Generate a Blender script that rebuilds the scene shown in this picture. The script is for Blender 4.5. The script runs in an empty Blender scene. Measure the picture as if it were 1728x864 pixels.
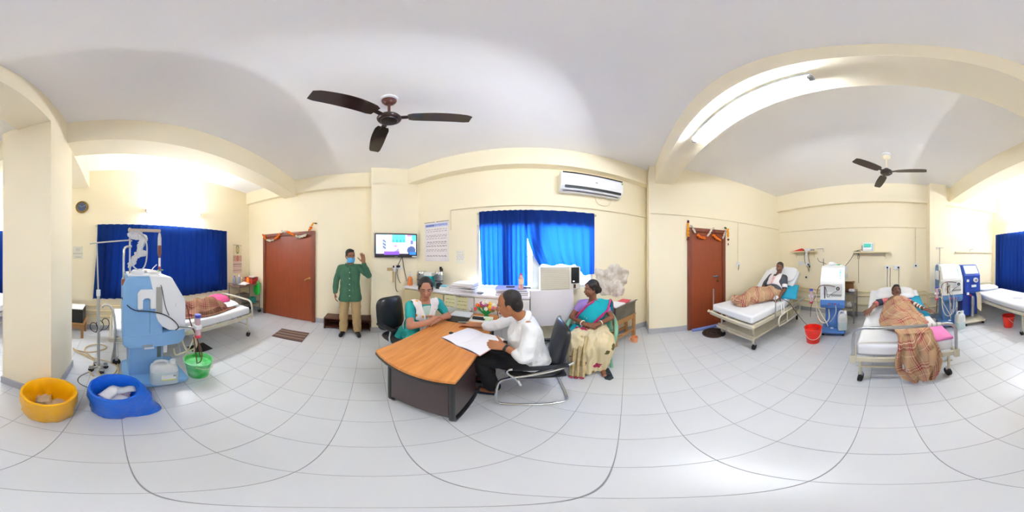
import bpy, bmesh, math, random
from mathutils import Vector, Matrix, noise
random.seed(7)
sc = bpy.context.scene
C = sc.collection
H = 1.55                      # eye height of the 360 degree camera
WR = math.radians(35.5)       # turn of the slanted window wall

# ---------------------------------------------------------------- camera, world, lights, exposure
cam = bpy.data.cameras.new('camera')
cam.type = 'PANO'
try: cam.panorama_type = 'EQUIRECTANGULAR'
except Exception: pass
try: cam.cycles.panorama_type = 'EQUIRECTANGULAR'
except Exception: pass
cam.clip_start = 0.02; cam.clip_end = 200
camo = bpy.data.objects.new('camera', cam); C.objects.link(camo)
camo.location = (0, 0, H); camo.rotation_euler = (math.radians(90), 0, math.radians(40.5))
sc.camera = camo

vs = sc.view_settings
vs.view_transform = 'Standard'; vs.look = 'None'; vs.gamma = 1.0; vs.use_curve_mapping = False
vs.exposure = 2.10
TUBE = 75.0                   # emission of the fluorescent tubes
SKY = 9.0                    # daylight outside the windows
sc.cycles.max_bounces = 10; sc.cycles.diffuse_bounces = 6; sc.cycles.transparent_max_bounces = 8
sc.cycles.caustics_reflective = False; sc.cycles.caustics_refractive = False
sc.cycles.sample_clamp_indirect = 8.0
try:
    sc.cycles.use_denoising = True
    sc.cycles.denoiser = 'OPENIMAGEDENOISE'
except Exception: pass

w = bpy.data.worlds.new('sky'); sc.world = w; w.use_nodes = True
bg = w.node_tree.nodes['Background']
bg.inputs[0].default_value = (0.95, 0.97, 1.0, 1); bg.inputs[1].default_value = SKY

def portal(loc, rot, sx, sz):
    l = bpy.data.lights.new('window_portal', 'AREA'); l.shape = 'RECTANGLE'; l.size = sx; l.size_y = sz
    l.cycles.is_portal = True
    o = bpy.data.objects.new('window_portal', l); C.objects.link(o); o.location = loc; o.rotation_euler = rot
def W(s, d, z=0.0):           # point on the slanted window wall's own axes -> world
    return (s*math.cos(WR) - d*math.sin(WR), s*math.sin(WR) + d*math.cos(WR), z)
portal(W(0.15, 2.74, 1.55), (math.radians(-90), 0, WR), 1.9, 1.05)
portal((-1.1, -3.42, 1.45), (math.radians(90), 0, 0), 2.4, 1.2)
portal((2.4, -3.42, 1.45), (math.radians(90), 0, 0), 2.4, 1.2)

# ---------------------------------------------------------------- materials
def lin(h):
    h = h.lstrip('#'); o = []
    for i in (0, 2, 4):
        c = int(h[i:i+2], 16)/255.0
        o.append(c/12.92 if c <= 0.04045 else ((c+0.055)/1.055)**2.4)
    return tuple(o) + (1.0,)
MC = {}
def mat(name, col='808080', rough=.5, metal=0.0, spec=.5, bump=0.0, bs=60, var=0.0, vs_=5.0, col2=None, emit=0.0,
        alpha=1.0, trans=0.0, sheen=0.0, coat=0.0, stretch=None, sss=0.0):
    if name in MC: return MC[name]
    m = bpy.data.materials.new(name); m.use_nodes = True; MC[name] = m
    nt = m.node_tree; p = nt.nodes['Principled BSDF']; c = lin(col)
    p.inputs['Base Color'].default_value = c
    p.inputs['Roughness'].default_value = rough; p.inputs['Metallic'].default_value = metal
    p.inputs['Specular IOR Level'].default_value = spec
    if sheen: p.inputs['Sheen Weight'].default_value = sheen
    if coat: p.inputs['Coat Weight'].default_value = coat; p.inputs['Coat Roughness'].default_value = .12
    if alpha < 1: p.inputs['Alpha'].default_value = alpha
    if trans: p.inputs['Transmission Weight'].default_value = trans
    if sss:
        p.inputs['Subsurface Weight'].default_value = sss; p.inputs['Subsurface Radius'].default_value = (.01, .004, .002)
    if emit:
        p.inputs['Emission Color'].default_value = c; p.inputs['Emission Strength'].default_value = emit
    if var or bump or col2:
        tc = nt.nodes.new('ShaderNodeTexCoord'); vec = tc.outputs['Object']
        if stretch:
            mp = nt.nodes.new('ShaderNodeMapping'); mp.inputs['Scale'].default_value = stretch
            nt.links.new(vec, mp.inputs[0]); vec = mp.outputs[0]
        if var or col2:
            n = nt.nodes.new('ShaderNodeTexNoise'); n.inputs['Scale'].default_value = vs_; n.inputs['Detail'].default_value = 5
            nt.links.new(vec, n.inputs['Vector'])
            r = nt.nodes.new('ShaderNodeValToRGB'); r.color_ramp.elements[0].position = .35; r.color_ramp.elements[1].position = .68
            a = lin(col2) if col2 else tuple(x*(1-var) for x in c[:3]) + (1,)
            r.color_ramp.elements[0].color = a; r.color_ramp.elements[1].color = c
            nt.links.new(n.outputs['Fac'], r.inputs[0]); nt.links.new(r.outputs[0], p.inputs['Base Color'])
        if bump:
            n2 = nt.nodes.new('ShaderNodeTexNoise'); n2.inputs['Scale'].default_value = bs; n2.inputs['Detail'].default_value = 3
            nt.links.new(vec, n2.inputs['Vector'])
            b = nt.nodes.new('ShaderNodeBump'); b.inputs['Strength'].default_value = bump; b.inputs['Distance'].default_value = .02
            nt.links.new(n2.outputs['Fac'], b.inputs['Height']); nt.links.new(b.outputs[0], p.inputs['Normal'])
    return m

def cloth_light(name, col, tcol, tw, bump=.15):
    """thin cloth that lets daylight through"""
    m = bpy.data.materials.new(name); m.use_nodes = True; nt = m.node_tree; MC[name] = m
    p = nt.nodes['Principled BSDF']; out = nt.nodes['Material Output']
    p.inputs['Base Color'].default_value = lin(col); p.inputs['Roughness'].default_value = .9
    p.inputs['Specular IOR Level'].default_value = .1
    t = nt.nodes.new('ShaderNodeBsdfTranslucent'); t.inputs[0].default_value = lin(tcol)
    mx = nt.nodes.new('ShaderNodeMixShader'); mx.inputs[0].default_value = tw
    nt.links.new(p.outputs[0], mx.inputs[1]); nt.links.new(t.outputs[0], mx.inputs[2]); nt.links.new(mx.outputs[0], out.inputs[0])
    tc = nt.nodes.new('ShaderNodeTexCoord'); n = nt.nodes.new('ShaderNodeTexNoise'); n.inputs['Scale'].default_value = 90
    b = nt.nodes.new('ShaderNodeBump'); b.inputs['Strength'].default_value = bump; b.inputs['Distance'].default_value = .01
    nt.links.new(tc.outputs['Object'], n.inputs['Vector']); nt.links.new(n.outputs['Fac'], b.inputs['Height'])
    nt.links.new(b.outputs[0], p.inputs['Normal']); nt.links.new(b.outputs[0], t.inputs['Normal'])
    return m

def clear(name, col, op, rough=.1):
    """clear or tinted sheet: see-through with a gloss"""
    m = bpy.data.materials.new(name); m.use_nodes = True; nt = m.node_tree; MC[name] = m
    p = nt.nodes['Principled BSDF']; out = nt.nodes['Material Output']
    p.inputs['Base Color'].default_value = lin(col); p.inputs['Roughness'].default_value = rough
    t = nt.nodes.new('ShaderNodeBsdfTransparent'); t.inputs[0].default_value = lin(col)
    mx = nt.nodes.new('ShaderNodeMixShader'); mx.inputs[0].default_value = op
    nt.links.new(t.outputs[0], mx.inputs[1]); nt.links.new(p.outputs[0], mx.inputs[2]); nt.links.new(mx.outputs[0], out.inputs[0])
    return m

def plaid(name, base, dark, light, sc_=1.0):
    """woven checks from the cloth's own UV (in metres)"""
    m = bpy.data.materials.new(name); m.use_nodes = True; nt = m.node_tree; MC[name] = m
    p = nt.nodes['Principled BSDF']; p.inputs['Roughness'].default_value = .95; p.inputs['Specular IOR Level'].default_value = .1
    N = nt.nodes.new; L = nt.links.new
    uv = N('ShaderNodeUVMap'); mp = N('ShaderNodeMapping'); mp.inputs['Rotation'].default_value = (0, 0, .35); L(uv.outputs[0], mp.inputs[0]); sep = N('ShaderNodeSeparateXYZ'); L(mp.outputs[0], sep.inputs[0])
    def ramp(src):
        mu = N('ShaderNodeMath'); mu.operation = 'MULTIPLY'; mu.inputs[1].default_value = sc_; L(src, mu.inputs[0])
        fr = N('ShaderNodeMath'); fr.operation = 'FRACT'; L(mu.outputs[0], fr.inputs[0])
        r = N('ShaderNodeValToRGB'); cr = r.color_ramp; cr.interpolation = 'CONSTANT'
        stops = [(0, base), (.30, dark), (.34, light), (.37, dark), (.47, light), (.50, dark), (.60, base), (.82, light), (.845, base)]
        cr.elements[0].color = lin(stops[0][1]); cr.elements[1].position = stops[1][0]; cr.elements[1].color = lin(stops[1][1])
        for pos, c in stops[2:]:
            e = cr.elements.new(pos); e.color = lin(c)
        L(fr.outputs[0], r.inputs[0]); return r
    a = ramp(sep.outputs[0]); b = ramp(sep.outputs[1])
    mx = N('ShaderNodeMix'); mx.data_type = 'RGBA'; mx.inputs[0].default_value = .5
    L(a.outputs[0], mx.inputs[6]); L(b.outputs[0], mx.inputs[7]); L(mx.outputs[2], p.inputs['Base Color'])
    return m

# ---------------------------------------------------------------- geometry helpers
def V(*a): return Vector(a)
class G:
    def __init__(s): s.v = []; s.f = []; s.uv = {}
    def add(s, vs_, fs):
        o = len(s.v); s.v += [tuple(x) for x in vs_]; s.f += [tuple(i+o for i in f) for f in fs]; return s
    def box(s, x0, x1, y0, y1, z0, z1, T=None):
        P = [Vector((x, y, z)) for z in (z0, z1) for y in (y0, y1) for x in (x0, x1)]
        if T is not None: P = [T @ q for q in P]
        return s.add(P, [(0,2,3,1), (4,5,7,6), (0,1,5,4), (2,6,7,3), (0,4,6,2), (1,3,7,5)])
    def bar(s, p0, p1, wx, wz, up=(0,0,1)):
        p0, p1 = Vector(p0), Vector(p1); d = (p1-p0).normalized(); u = Vector(up)
        a = d.cross(u)
        if a.length < 1e-4: a = d.cross(Vector((1,0,0)))
        a.normalize(); b = a.cross(d).normalized(); P = []
        for q in (p0, p1):
            for sx, sz in ((-1,-1), (1,-1), (1,1), (-1,1)): P.append(q + a*(sx*wx/2) + b*(sz*wz/2))
        return s.add(P, [(0,1,2,3), (7,6,5,4), (0,4,5,1), (1,5,6,2), (2,6,7,3), (3,7,4,0)])
    def rings(s, R, closed=False, caps=True):
        n = len(R[0]); o = []; fs = []
        for r in R: o += [tuple(q) for q in r]
        m = len(R)
        for i in range(m if closed else m-1):
            j = (i+1) % m
            for k in range(n):
                l = (k+1) % n; fs.append((i*n+k, i*n+l, j*n+l, j*n+k))
        if caps and not closed:
            fs.append(tuple(reversed(range(n)))); fs.append(tuple(range((m-1)*n, m*n)))
        return s.add(o, fs)
    def cyl(s, p0, p1, r0, r1=None, n=14):
        return s.tube([p0, p1], r0, n, rr=[r0, r0 if r1 is None else r1])
    def tube(s, pts, r, n=8, closed=False, rr=None, smooth=0):
        pts = [Vector(q) for q in pts]
        for _ in range(smooth):
            q = []; m = len(pts)
            for i in range(m if closed else m-1):
                a, b = pts[i], pts[(i+1) % m]; q += [a*.75+b*.25, a*.25+b*.75]
            if not closed: q = [pts[0]] + q + [pts[-1]]
            if rr:
                k = []
                for i in range(m-1): k += [rr[i]*.75+rr[i+1]*.25, rr[i]*.25+rr[i+1]*.75]
                rr = [rr[0]] + k + [rr[-1]]
            pts = q
        m = len(pts); R = []; ref = None
        for i, q in enumerate(pts):
            a = pts[i-1] if (i > 0 or closed) else q; b = pts[(i+1) % m] if (i < m-1 or closed) else q
            d = (b-a).normalized()
            if ref is None:
                ref = Vector((0,0,1)) if abs(d.z) < .9 else Vector((1,0,0))
            e = d.cross(ref)
            if e.length < 1e-5: e = d.cross(Vector((.3,1,.2)))
            e.normalize(); f = e.cross(d).normalized(); ref = f
            rad = rr[i] if rr else r
            R.append([q + (e*math.cos(t) + f*math.sin(t))*rad for t in (2*math.pi*k/n for k in range(n))])
        return s.rings(R, closed)
    def lathe(s, prof, c=(0,0,0), n=24, sx=1, sy=1, T=None):
        R = []
        for r, z in prof:
            ring = [Vector((c[0]+r*sx*math.cos(2*math.pi*k/n), c[1]+r*sy*math.sin(2*math.pi*k/n), c[2]+z)) for k in range(n)]
            R.append([T @ q for q in ring] if T is not None else ring)
        return s.rings(R)
    def ell(s, c, r, R=None, n=14, m=9):
        c = Vector(c); rg = []
        for i in range(m+1):
            t = math.pi*i/m; t = min(max(t, .06), math.pi-.06)
            ring = []
            for k in range(n):
                a = 2*math.pi*k/n
                q = Vector((r[0]*math.sin(t)*math.cos(a), r[1]*math.sin(t)*math.sin(a), -r[2]*math.cos(t)))
                ring.append(c + (R @ q if R is not None else q))
            rg.append(ring)
        return s.rings(rg)
    def cap(s, p0, p1, r0, r1=None, n=12):
        """tapered capsule"""
        r1 = r0 if r1 is None else r1; p0, p1 = Vector(p0), Vector(p1); d = (p1-p0)
        L = d.length; d = d.normalized() if L > 1e-6 else Vector((0,0,1)); pts = []; rr = []
        for t in (80, 55, 28): pts.append(p0 - d*r0*math.sin(math.radians(t))); rr.append(r0*math.cos(math.radians(t)))
        pts += [p0, p1]; rr += [r0, r1]
        for t in (28, 55, 80): pts.append(p1 + d*r1*math.sin(math.radians(t))); rr.append(r1*math.cos(math.radians(t)))
        return s.tube(pts, 0, n, rr=rr)
    def chain(s, pts, rr, n=12):
        for i in range(len(pts)-1): s.cap(pts[i], pts[i+1], rr[i], rr[i+1], n)
        return s
    def prism(s, poly, h, T=None):
        """polygon in xy, extruded h along z, then moved by T"""
        n = len(poly); P = [Vector((x, y, 0)) for x, y in poly] + [Vector((x, y, h)) for x, y in poly]
        if T is not None: P = [T @ q for q in P]
        return s.add(P, [tuple(reversed(range(n))), tuple(range(n, 2*n))] + [(i, (i+1) % n, (i+1) % n+n, i+n) for i in range(n)])
    def grid(s, fn, nu, nv, uv=None):
        o = len(s.v); P = [fn(i/nu, j/nv) for j in range(nv+1) for i in range(nu+1)]
        F = [(j*(nu+1)+i, j*(nu+1)+i+1, (j+1)*(nu+1)+i+1, (j+1)*(nu+1)+i) for j in range(nv) for i in range(nu)]
        s.add(P, F)
        if uv:
            for j in range(nv+1):
                for i in range(nu+1): s.uv[o+j*(nu+1)+i] = (uv[0]*i/nu, uv[1]*j/nv)
        return s
def T3(loc=(0,0,0), rz=0, rx=0, ry=0):
    return Matrix.Translation(loc) @ Matrix.Rotation(rz, 4, 'Z') @ Matrix.Rotation(ry, 4, 'Y') @ Matrix.Rotation(rx, 4, 'X')

def mk(name, me, m, parent=None):
    o = bpy.data.objects.new(name, me); C.objects.link(o)
    if m is not None and not me.materials: me.materials.append(m)
    if parent is not None: o.parent = parent
    return o
def obj(name, g, m, parent=None, smooth=False, bev=0.0, solid=0.0, seg=2, sub=0):
    me = bpy.data.meshes.new(name); me.from_pydata(g.v, [], g.f); me.update()
    if g.uv:
        l = me.uv_layers.new(name='UVMap')
        for lp in me.loops: l.data[lp.index].uv = g.uv.get(lp.vertex_index, (0, 0))
    bm = bmesh.new(); bm.from_mesh(me); bmesh.ops.recalc_face_normals(bm, faces=bm.faces); bm.to_mesh(me); bm.free()
    if smooth:
        me.polygons.foreach_set('use_smooth', [True]*len(me.polygons))
        try: me.set_sharp_from_angle(angle=math.radians(50))
        except Exception: pass
    o = mk(name, me, m, parent)
    if solid:
        d = o.modifiers.new('solid', 'SOLIDIFY'); d.thickness = solid; d.offset = 0
    if bev:
        b = o.modifiers.new('bevel', 'BEVEL'); b.width = bev; b.segments = seg; b.limit_method = 'ANGLE'; b.angle_limit = math.radians(40)
    if sub:
        b = o.modifiers.new('sub', 'SUBSURF'); b.levels = sub; b.render_levels = sub
    return o
def thing(name, label, cat, loc=(0,0,0), rz=0.0, group=None):
    o = bpy.data.objects.new(name, None); C.objects.link(o); o.empty_display_size = .1
    o.location = loc; o.rotation_euler = (0, 0, rz); return tag(o, label, cat, group)
def tag(o, label, cat, group=None, kind=None):
    o['label'] = label; o['category'] = cat
    if group: o['group'] = group
    if kind: o['kind'] = kind
    return o
def struct(name, g, m, label=None, parent=None, **k):
    o = obj(name, g, m, parent, **k)
    if parent is None:
        o['kind'] = 'structure'
        if label: o['label'] = label
    return o
def place(o, loc, rz=0.0): o.location = loc; o.rotation_euler = (0, 0, rz); return o
def dup(root, loc, rz, label, group=None):
    r = root.copy(); C.objects.link(r); r.location = loc; r.rotation_euler = (0, 0, rz); r['label'] = label
    if group: r['group'] = group
    for ch in list(root.children):
        c = ch.copy(); C.objects.link(c); c.parent = r
        for g in list(ch.children):
            d = g.copy(); C.objects.link(d); d.parent = c
    return r
def blob(name, g, m, parent=None, vox=.007, it=3, fac=.5, post=None):
    """one continuous skin over overlapping closed shapes"""
    me = bpy.data.meshes.new(name); me.from_pydata(g.v, [], g.f); me.update()
    bm = bmesh.new(); bm.from_mesh(me); bmesh.ops.recalc_face_normals(bm, faces=bm.faces); bm.to_mesh(me); bm.free()
    t = bpy.data.objects.new('tmp', me); C.objects.link(t)
    r = t.modifiers.new('r', 'REMESH'); r.mode = 'VOXEL'; r.voxel_size = vox; r.use_smooth_shade = True
    if it:
        s = t.modifiers.new('s', 'SMOOTH'); s.iterations = it; s.factor = fac
    dg = bpy.context.evaluated_depsgraph_get()
    nm = bpy.data.meshes.new_from_object(t.evaluated_get(dg)); nm.name = name
    bpy.data.objects.remove(t); bpy.data.meshes.remove(me)
    nm.materials.clear()
    if post: post(nm)
    nm.polygons.foreach_set('use_smooth', [True]*len(nm.polygons))
    return mk(name, nm, m, parent)
PI = math.pi
# ---------------------------------------------------------------- the room
WX, SY, EX, NY, CZ = -3.41, -3.18, 3.99, 2.97, 3.40
m_wall = mat('cream_wall_paint', 'faf0d4', .75, spec=.2, bump=.03, bs=18, var=.03, vs_=.8)
m_ceil = mat('ceiling_paint', 'fbfaf9', .85, spec=.1, bump=.03, bs=25, var=.04, vs_=.7)
m_grout = mat('grout', '8f9298', .9)
m_tile = mat('glazed_floor_tile', 'd5d9df', .28, spec=.45, var=.03, vs_=2.0)
m_base = mat('grey_skirting', 'b4b5bb', .45, var=.06, vs_=5)
m_white = mat('white_paint', 'eeeeec', .45)
m_glass = clear('window_glass', 'e8f4f8', .06)
m_dimglass = clear('dimmed_window_glass', '76828f', .35)  # grey tint added to dim the daylight through the south windows
m_steel = mat('steel', 'b9bcc0', .28, metal=1.0, var=.1, vs_=12)
m_chrome = mat('chrome', 'd8dadc', .12, metal=1.0)
m_black = mat('black_plastic', '17181b', .4)
m_rubber = mat('black_rubber', '1c1c1e', .7)
m_cable = mat('black_cable', '26262a', .6)
m_cream_pl = mat('cream_conduit', 'e8ddbe', .5)
m_whitepl = mat('white_plastic', 'eceef0', .35)

floor = struct('floor', G().box(WX-.2, EX+.2, SY-.2, 3.9, -.1, -.0025), m_grout, 'white glazed square tile floor of the ward')
TP = .305
def tile_mesh(x0, x1, y0, y1):
    b = .0015; g = G()
    g.v = [(x0,y0,-.009),(x1,y0,-.009),(x1,y1,-.009),(x0,y1,-.009), (x0,y0,-b),(x1,y0,-b),(x1,y1,-b),(x0,y1,-b),
           (x0+b,y0+b,0),(x1-b,y0+b,0),(x1-b,y1-b,0),(x0+b,y1-b,0)]
    g.f = [(0,1,5,4),(1,2,6,5),(2,3,7,6),(3,0,4,7),(4,5,9,8),(5,6,10,9),(6,7,11,10),(7,4,8,11),(8,9,10,11)]
    return g
tl = []
for i in range(-13, 15):
    for j in range(-13, 13):
        cx, cy = -.04+(i+.5)*TP, .13+(j+.5)*TP
        if cx < WX-.16 or cx > EX+.16 or cy < SY-.16 or cy > 3.55: continue
        if cy > NY+.16 and cx > .5: continue
        if -math.sin(WR)*cx+math.cos(WR)*cy > 2.68: continue
        tl.append((math.hypot(cx, cy), cx, cy))
tl.sort(); hh = TP/2-.0017
tm = None; far = G()
for k, (d, cx, cy) in enumerate(tl):
    if k < 300:
        if tm is None:
            t = obj('tile', tile_mesh(-hh, hh, -hh, hh), m_tile, floor); tm = t.data
        else: t = mk('tile', tm, None, floor)
        t.location = (cx, cy, random.uniform(-.0004, .0004))
    else:
        q = tile_mesh(cx-hh, cx+hh, cy-hh, cy+hh); far.add(q.v, q.f)
t = obj('tile_field', far, m_tile, floor); t['kind'] = 'stuff'

struct('ceiling', G().box(WX-.2, EX+.2, SY-.2, 3.9, CZ, CZ+.12), m_ceil, 'pale grey white painted ceiling')
def wall_y(name, y0, y1, x0, x1, holes, label):      # wall along x with window or door holes
    g = G(); xs = x0
    for (a, b, c, d) in sorted(holes):
        g.box(xs, a, y0, y1, -.05, CZ)
        if c > 0: g.box(a, b, y0, y1, -.05, c)
        g.box(a, b, y0, y1, d, CZ); xs = b
    g.box(xs, x1, y0, y1, -.05, CZ)
    return struct(name, g, m_wall, label)
wall_y('wall_south', SY-.22, SY, WX-.2, EX+.2, [(-2.35, .1, .85, 2.05), (1.2, 3.6, .85, 2.05)], 'cream wall with two curtained windows')
wall_y('wall_north', NY, NY+.2, .40, EX+.2, [], 'cream wall around the brown door beside the reclining patient')
struct('wall_north_return', G().box(.40, .60, NY+.2, 3.75, -.05, CZ), m_wall, 'short cream return wall beside the steel box')
struct('wall_east', G().box(EX, EX+.2, SY-.2, NY+.2, -.05, CZ), m_wall, 'cream wall behind the bed heads with shelves and sockets')
struct('wall_west', G().box(WX-.2, WX, SY-.2, .2, -.05, CZ), m_wall, 'cream wall with the wide brown door')
struct('wall_west_pier', G().box(WX-.2, -3.07, 0, .93, -.05, CZ), m_wall, 'cream wall pier carrying the television')
ww = wall_y('wall_northwest', 2.52, 2.74, -2.2, 2.45, [(-.79, 1.09, 1.03, 2.06)], 'slanted cream wall with window and air conditioners')
ww.rotation_euler = (0, 0, WR)
def beam(n, x0, x1, y0, y1, z0, label, rz=0):
    o = struct('trim_%d' % n, G().box(x0, x1, y0, y1, z0, CZ+.02), m_wall, label); o.rotation_euler = (0, 0, rz); return o
beam(1, .51, .83, SY, NY, 2.99, 'cream ceiling beam running from the brown door wall to the pillar')
beam(2, WX, .51, -2.0, -1.67, 3.0, 'cream ceiling beam over the bed beside the wide door')
beam(3, .83, EX, -2.0, -1.67, 3.0, 'cream ceiling beam over the empty bed bay')
beam(4, WX, -3.30, SY, 0.0, 3.05, 'shallow cream beam above the wide brown door')
beam(5, -2.15, 2.4, 2.355, 2.53, 3.05, 'shallow cream beam above the window and split air conditioner', WR)
beam(6, 3.86, EX, SY, NY, 2.90, 'shallow cream beam above the wall shelves')
struct('wall_pillar', G().box(.507, 1.007, -1.86, -1.22, -.02, 3.02), m_wall, 'square cream pillar between the waste bins and the empty bed')
struct('wall_east_pier', G().box(3.70, EX, -1.50, -1.09, -.02, CZ), m_wall, 'cream wall pier behind the two blue machines')
# skirting
bb, bt = .115, .014
def base(name, *boxes, rz=0):
    g = G()
    for b in boxes: g.box(*b)
    o = struct(name, g, m_base, 'grey skirting tiles along the foot of the wall'); o.rotation_euler = (0, 0, rz)
base('baseboard_south', (WX, EX, SY, SY+bt, 0, bb))
base('baseboard_north', (.40-bt, 1.14, NY-bt, NY, 0, bb), (2.02, EX, NY-bt, NY, 0, bb), (.40-bt, .40, NY, 3.42, 0, bb))
base('baseboard_east', (EX-bt, EX, SY, -1.5, 0, bb), (EX-bt, EX, -1.09, NY, 0, bb), (3.70-bt, 3.70, -1.5, -1.09+bt, 0, bb), (3.70, EX, -1.09, -1.09+bt, 0, bb))
base('baseboard_west', (WX, WX+bt, SY, -2.64, 0, bb), (WX, WX+bt, -1.205, 0, 0, bb), (WX, -3.07+bt, -bt, 0, 0, bb), (-3.07, -3.07+bt, 0, .95, 0, bb))
base('baseboard_northwest', (-2.02, 2.30, 2.52-bt, 2.52, 0, bb), rz=WR)
base('baseboard_pillar', (.507-bt, .507, -1.86-bt, -1.22+bt, 0, bb), (.507, 1.007, -1.22, -1.22+bt, 0, bb), (1.007, 1.007+bt, -1.86, -1.22+bt, 0, bb), (.507, 1.007, -1.86-bt, -1.86, 0, bb))

# windows: frame, panes and grille bars
m_frame = mat('window_frame_paint', 'd9d9d4', .5)
m_dframe = mat('grey_window_frame', '6d7075', .5)
def window(n, x0, x1, y, z0, z1, mull, glass, fm, label, rz=0, bars=3):
    r = bpy.data.objects.new('window_%d' % n, None); C.objects.link(r); r['kind'] = 'structure'; r['label'] = label
    r.rotation_euler = (0, 0, rz); f = .045; g = G()
    g.box(x0, x1, y-.03, y+.03, z0, z0+f).box(x0, x1, y-.03, y+.03, z1-f, z1).box(x0, x0+f, y-.03, y+.03, z0+f, z1-f).box(x1-f, x1, y-.03, y+.03, z0+f, z1-f)
    obj('window_frame', g, fm, r)
    ed = [x0+f]
    for q in mull:
        hw = .03 if n > 1 else (.075 if q < 1 else .05); obj('mullion', G().box(q-hw, q+hw, y-.03, y+.03, z0+f, z1-f), fm, r); ed += [q-hw, q+hw]
    ed.append(x1-f)
    for k in range(0, len(ed), 2):
        obj('pane', G().box(ed[k], ed[k+1], y-.003, y+.003, z0+f, z1-f), glass, r)
    for k in range(bars):
        z = z0+(z1-z0)*(k+1)/(bars+1); obj('grille_bar', G().box(x0+f, x1-f, y+.045, y+.057, z-.006, z+.006), fm, r)
    return r
window(1, -.79, 1.09, 2.555, 1.03, 2.06, (-.295, .165), m_glass, m_frame, 'bright backlit window behind the blue curtains', WR)
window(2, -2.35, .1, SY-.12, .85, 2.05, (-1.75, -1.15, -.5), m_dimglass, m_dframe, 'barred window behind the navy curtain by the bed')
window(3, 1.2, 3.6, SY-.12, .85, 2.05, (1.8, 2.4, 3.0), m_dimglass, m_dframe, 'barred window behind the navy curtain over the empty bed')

# fluorescent tubes
def tube_lamp(label, loc, rz, down):
    t = thing('tube_light', label, 'light', loc, rz, 'fluorescent tube battens')
    if down: bd, tz, ty = (-.6, .6, -.03, .03, -.034, 0), -.053, 0
    else: bd, tz, ty = (-.6, .6, 0, .035, -.03, .03), 0, .06
    obj('batten', G().box(*bd), m_whitepl, t, bev=.004)
    obj('tube', G().cyl((-.575, ty, tz), (.575, ty, tz), .0155, n=14), mat('lit_tube', 'f0f5ff', emit=TUBE), t, smooth=True)
    for sx in (-1, 1): obj('end_cap', G().box(sx*.59-.014, sx*.59+.014, ty-.02, ty+.02, tz-.02, tz+.02) if down else G().box(sx*.59-.014, sx*.59+.014, 0, ty+.02, -.02, .02), mat('tube_end', '9b9da0', .4), t, bev=.003)
    return t
tube_lamp('lit fluorescent tube under the ceiling beam over the floor', (.65, .9, 2.99), PI/2, True)
tube_lamp('lit fluorescent tube on the wall above the navy curtain by the wide door', (-1.2, SY, 2.47), 0, False)
tube_lamp('lit fluorescent tube on the wall above the curtain over the empty bed', (2.6, SY, 2.47), 0, False)
# ---------------------------------------------------------------- printed or lit flat pictures on real panels
RW, RE, RS, RN = PI/2, -PI/2, PI, 0.0      # turn of a wall-mounted thing: its back (+y) on that wall
def paint_mat(name, emit=0.0, rough=.6):
    if name in MC: return MC[name]
    m = bpy.data.materials.new(name); m.use_nodes = True; MC[name] = m; nt = m.node_tree; p = nt.nodes['Principled BSDF']
    a = nt.nodes.new('ShaderNodeAttribute'); a.attribute_name = 'print'
    nt.links.new(a.outputs['Color'], p.inputs['Base Color']); p.inputs['Roughness'].default_value = rough
    if emit: nt.links.new(a.outputs['Color'], p.inputs['Emission Color']); p.inputs['Emission Strength'].default_value = emit
    return m
def painted(name, w_, h_, nx, ny, fn, parent=None, emit=0.0, y=0.0, z=0.0, x=0.0, thick=.002, rough=.6, wavy=0.0):
    """a printed sheet: fn(u, v) gives its colour as hex, v upwards"""
    g = G(); rnd = random.Random(3)
    for j in range(ny+1):
        for i in range(nx+1):
            g.v.append((x+w_*(i/nx-.5), y-thick-wavy*math.sin(i/nx*9)*(1-j/ny), z+h_*j/ny))
    g.f = [(j*(nx+1)+i, j*(nx+1)+i+1, (j+1)*(nx+1)+i+1, (j+1)*(nx+1)+i) for j in range(ny) for i in range(nx)]
    cols = [lin(fn((f % nx+.5)/nx, (f//nx+.5)/ny)) for f in range(nx*ny)]
    me = bpy.data.meshes.new(name); me.from_pydata(g.v, [], g.f); me.update()
    at = me.color_attributes.new('print', 'FLOAT_COLOR', 'CORNER')
    for p in me.polygons:
        for li in p.loop_indices: at.data[li].color = cols[p.index]
    o = mk(name, me, paint_mat('print_%.1f_%.1f' % (emit, rough), emit, rough), parent)
    if thick:
        d = o.modifiers.new('solid', 'SOLIDIFY'); d.thickness = thick; d.offset = -1
    return o
def text(name, s, size, m, parent, loc, rx=PI/2, rz=0.0, ext=.001):
    c = bpy.data.curves.new(name, 'FONT'); c.body = s; c.size = size; c.align_x = 'CENTER'; c.align_y = 'CENTER'; c.extrude = ext
    t = bpy.data.objects.new('tmp', c); C.objects.link(t)
    me = bpy.data.meshes.new_from_object(t.evaluated_get(bpy.context.evaluated_depsgraph_get())); me.name = name
    bpy.data.objects.remove(t); me.materials.clear()
    o = mk(name, me, m, parent); o.location = loc; o.rotation_euler = (rx, 0, rz); return o

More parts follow.
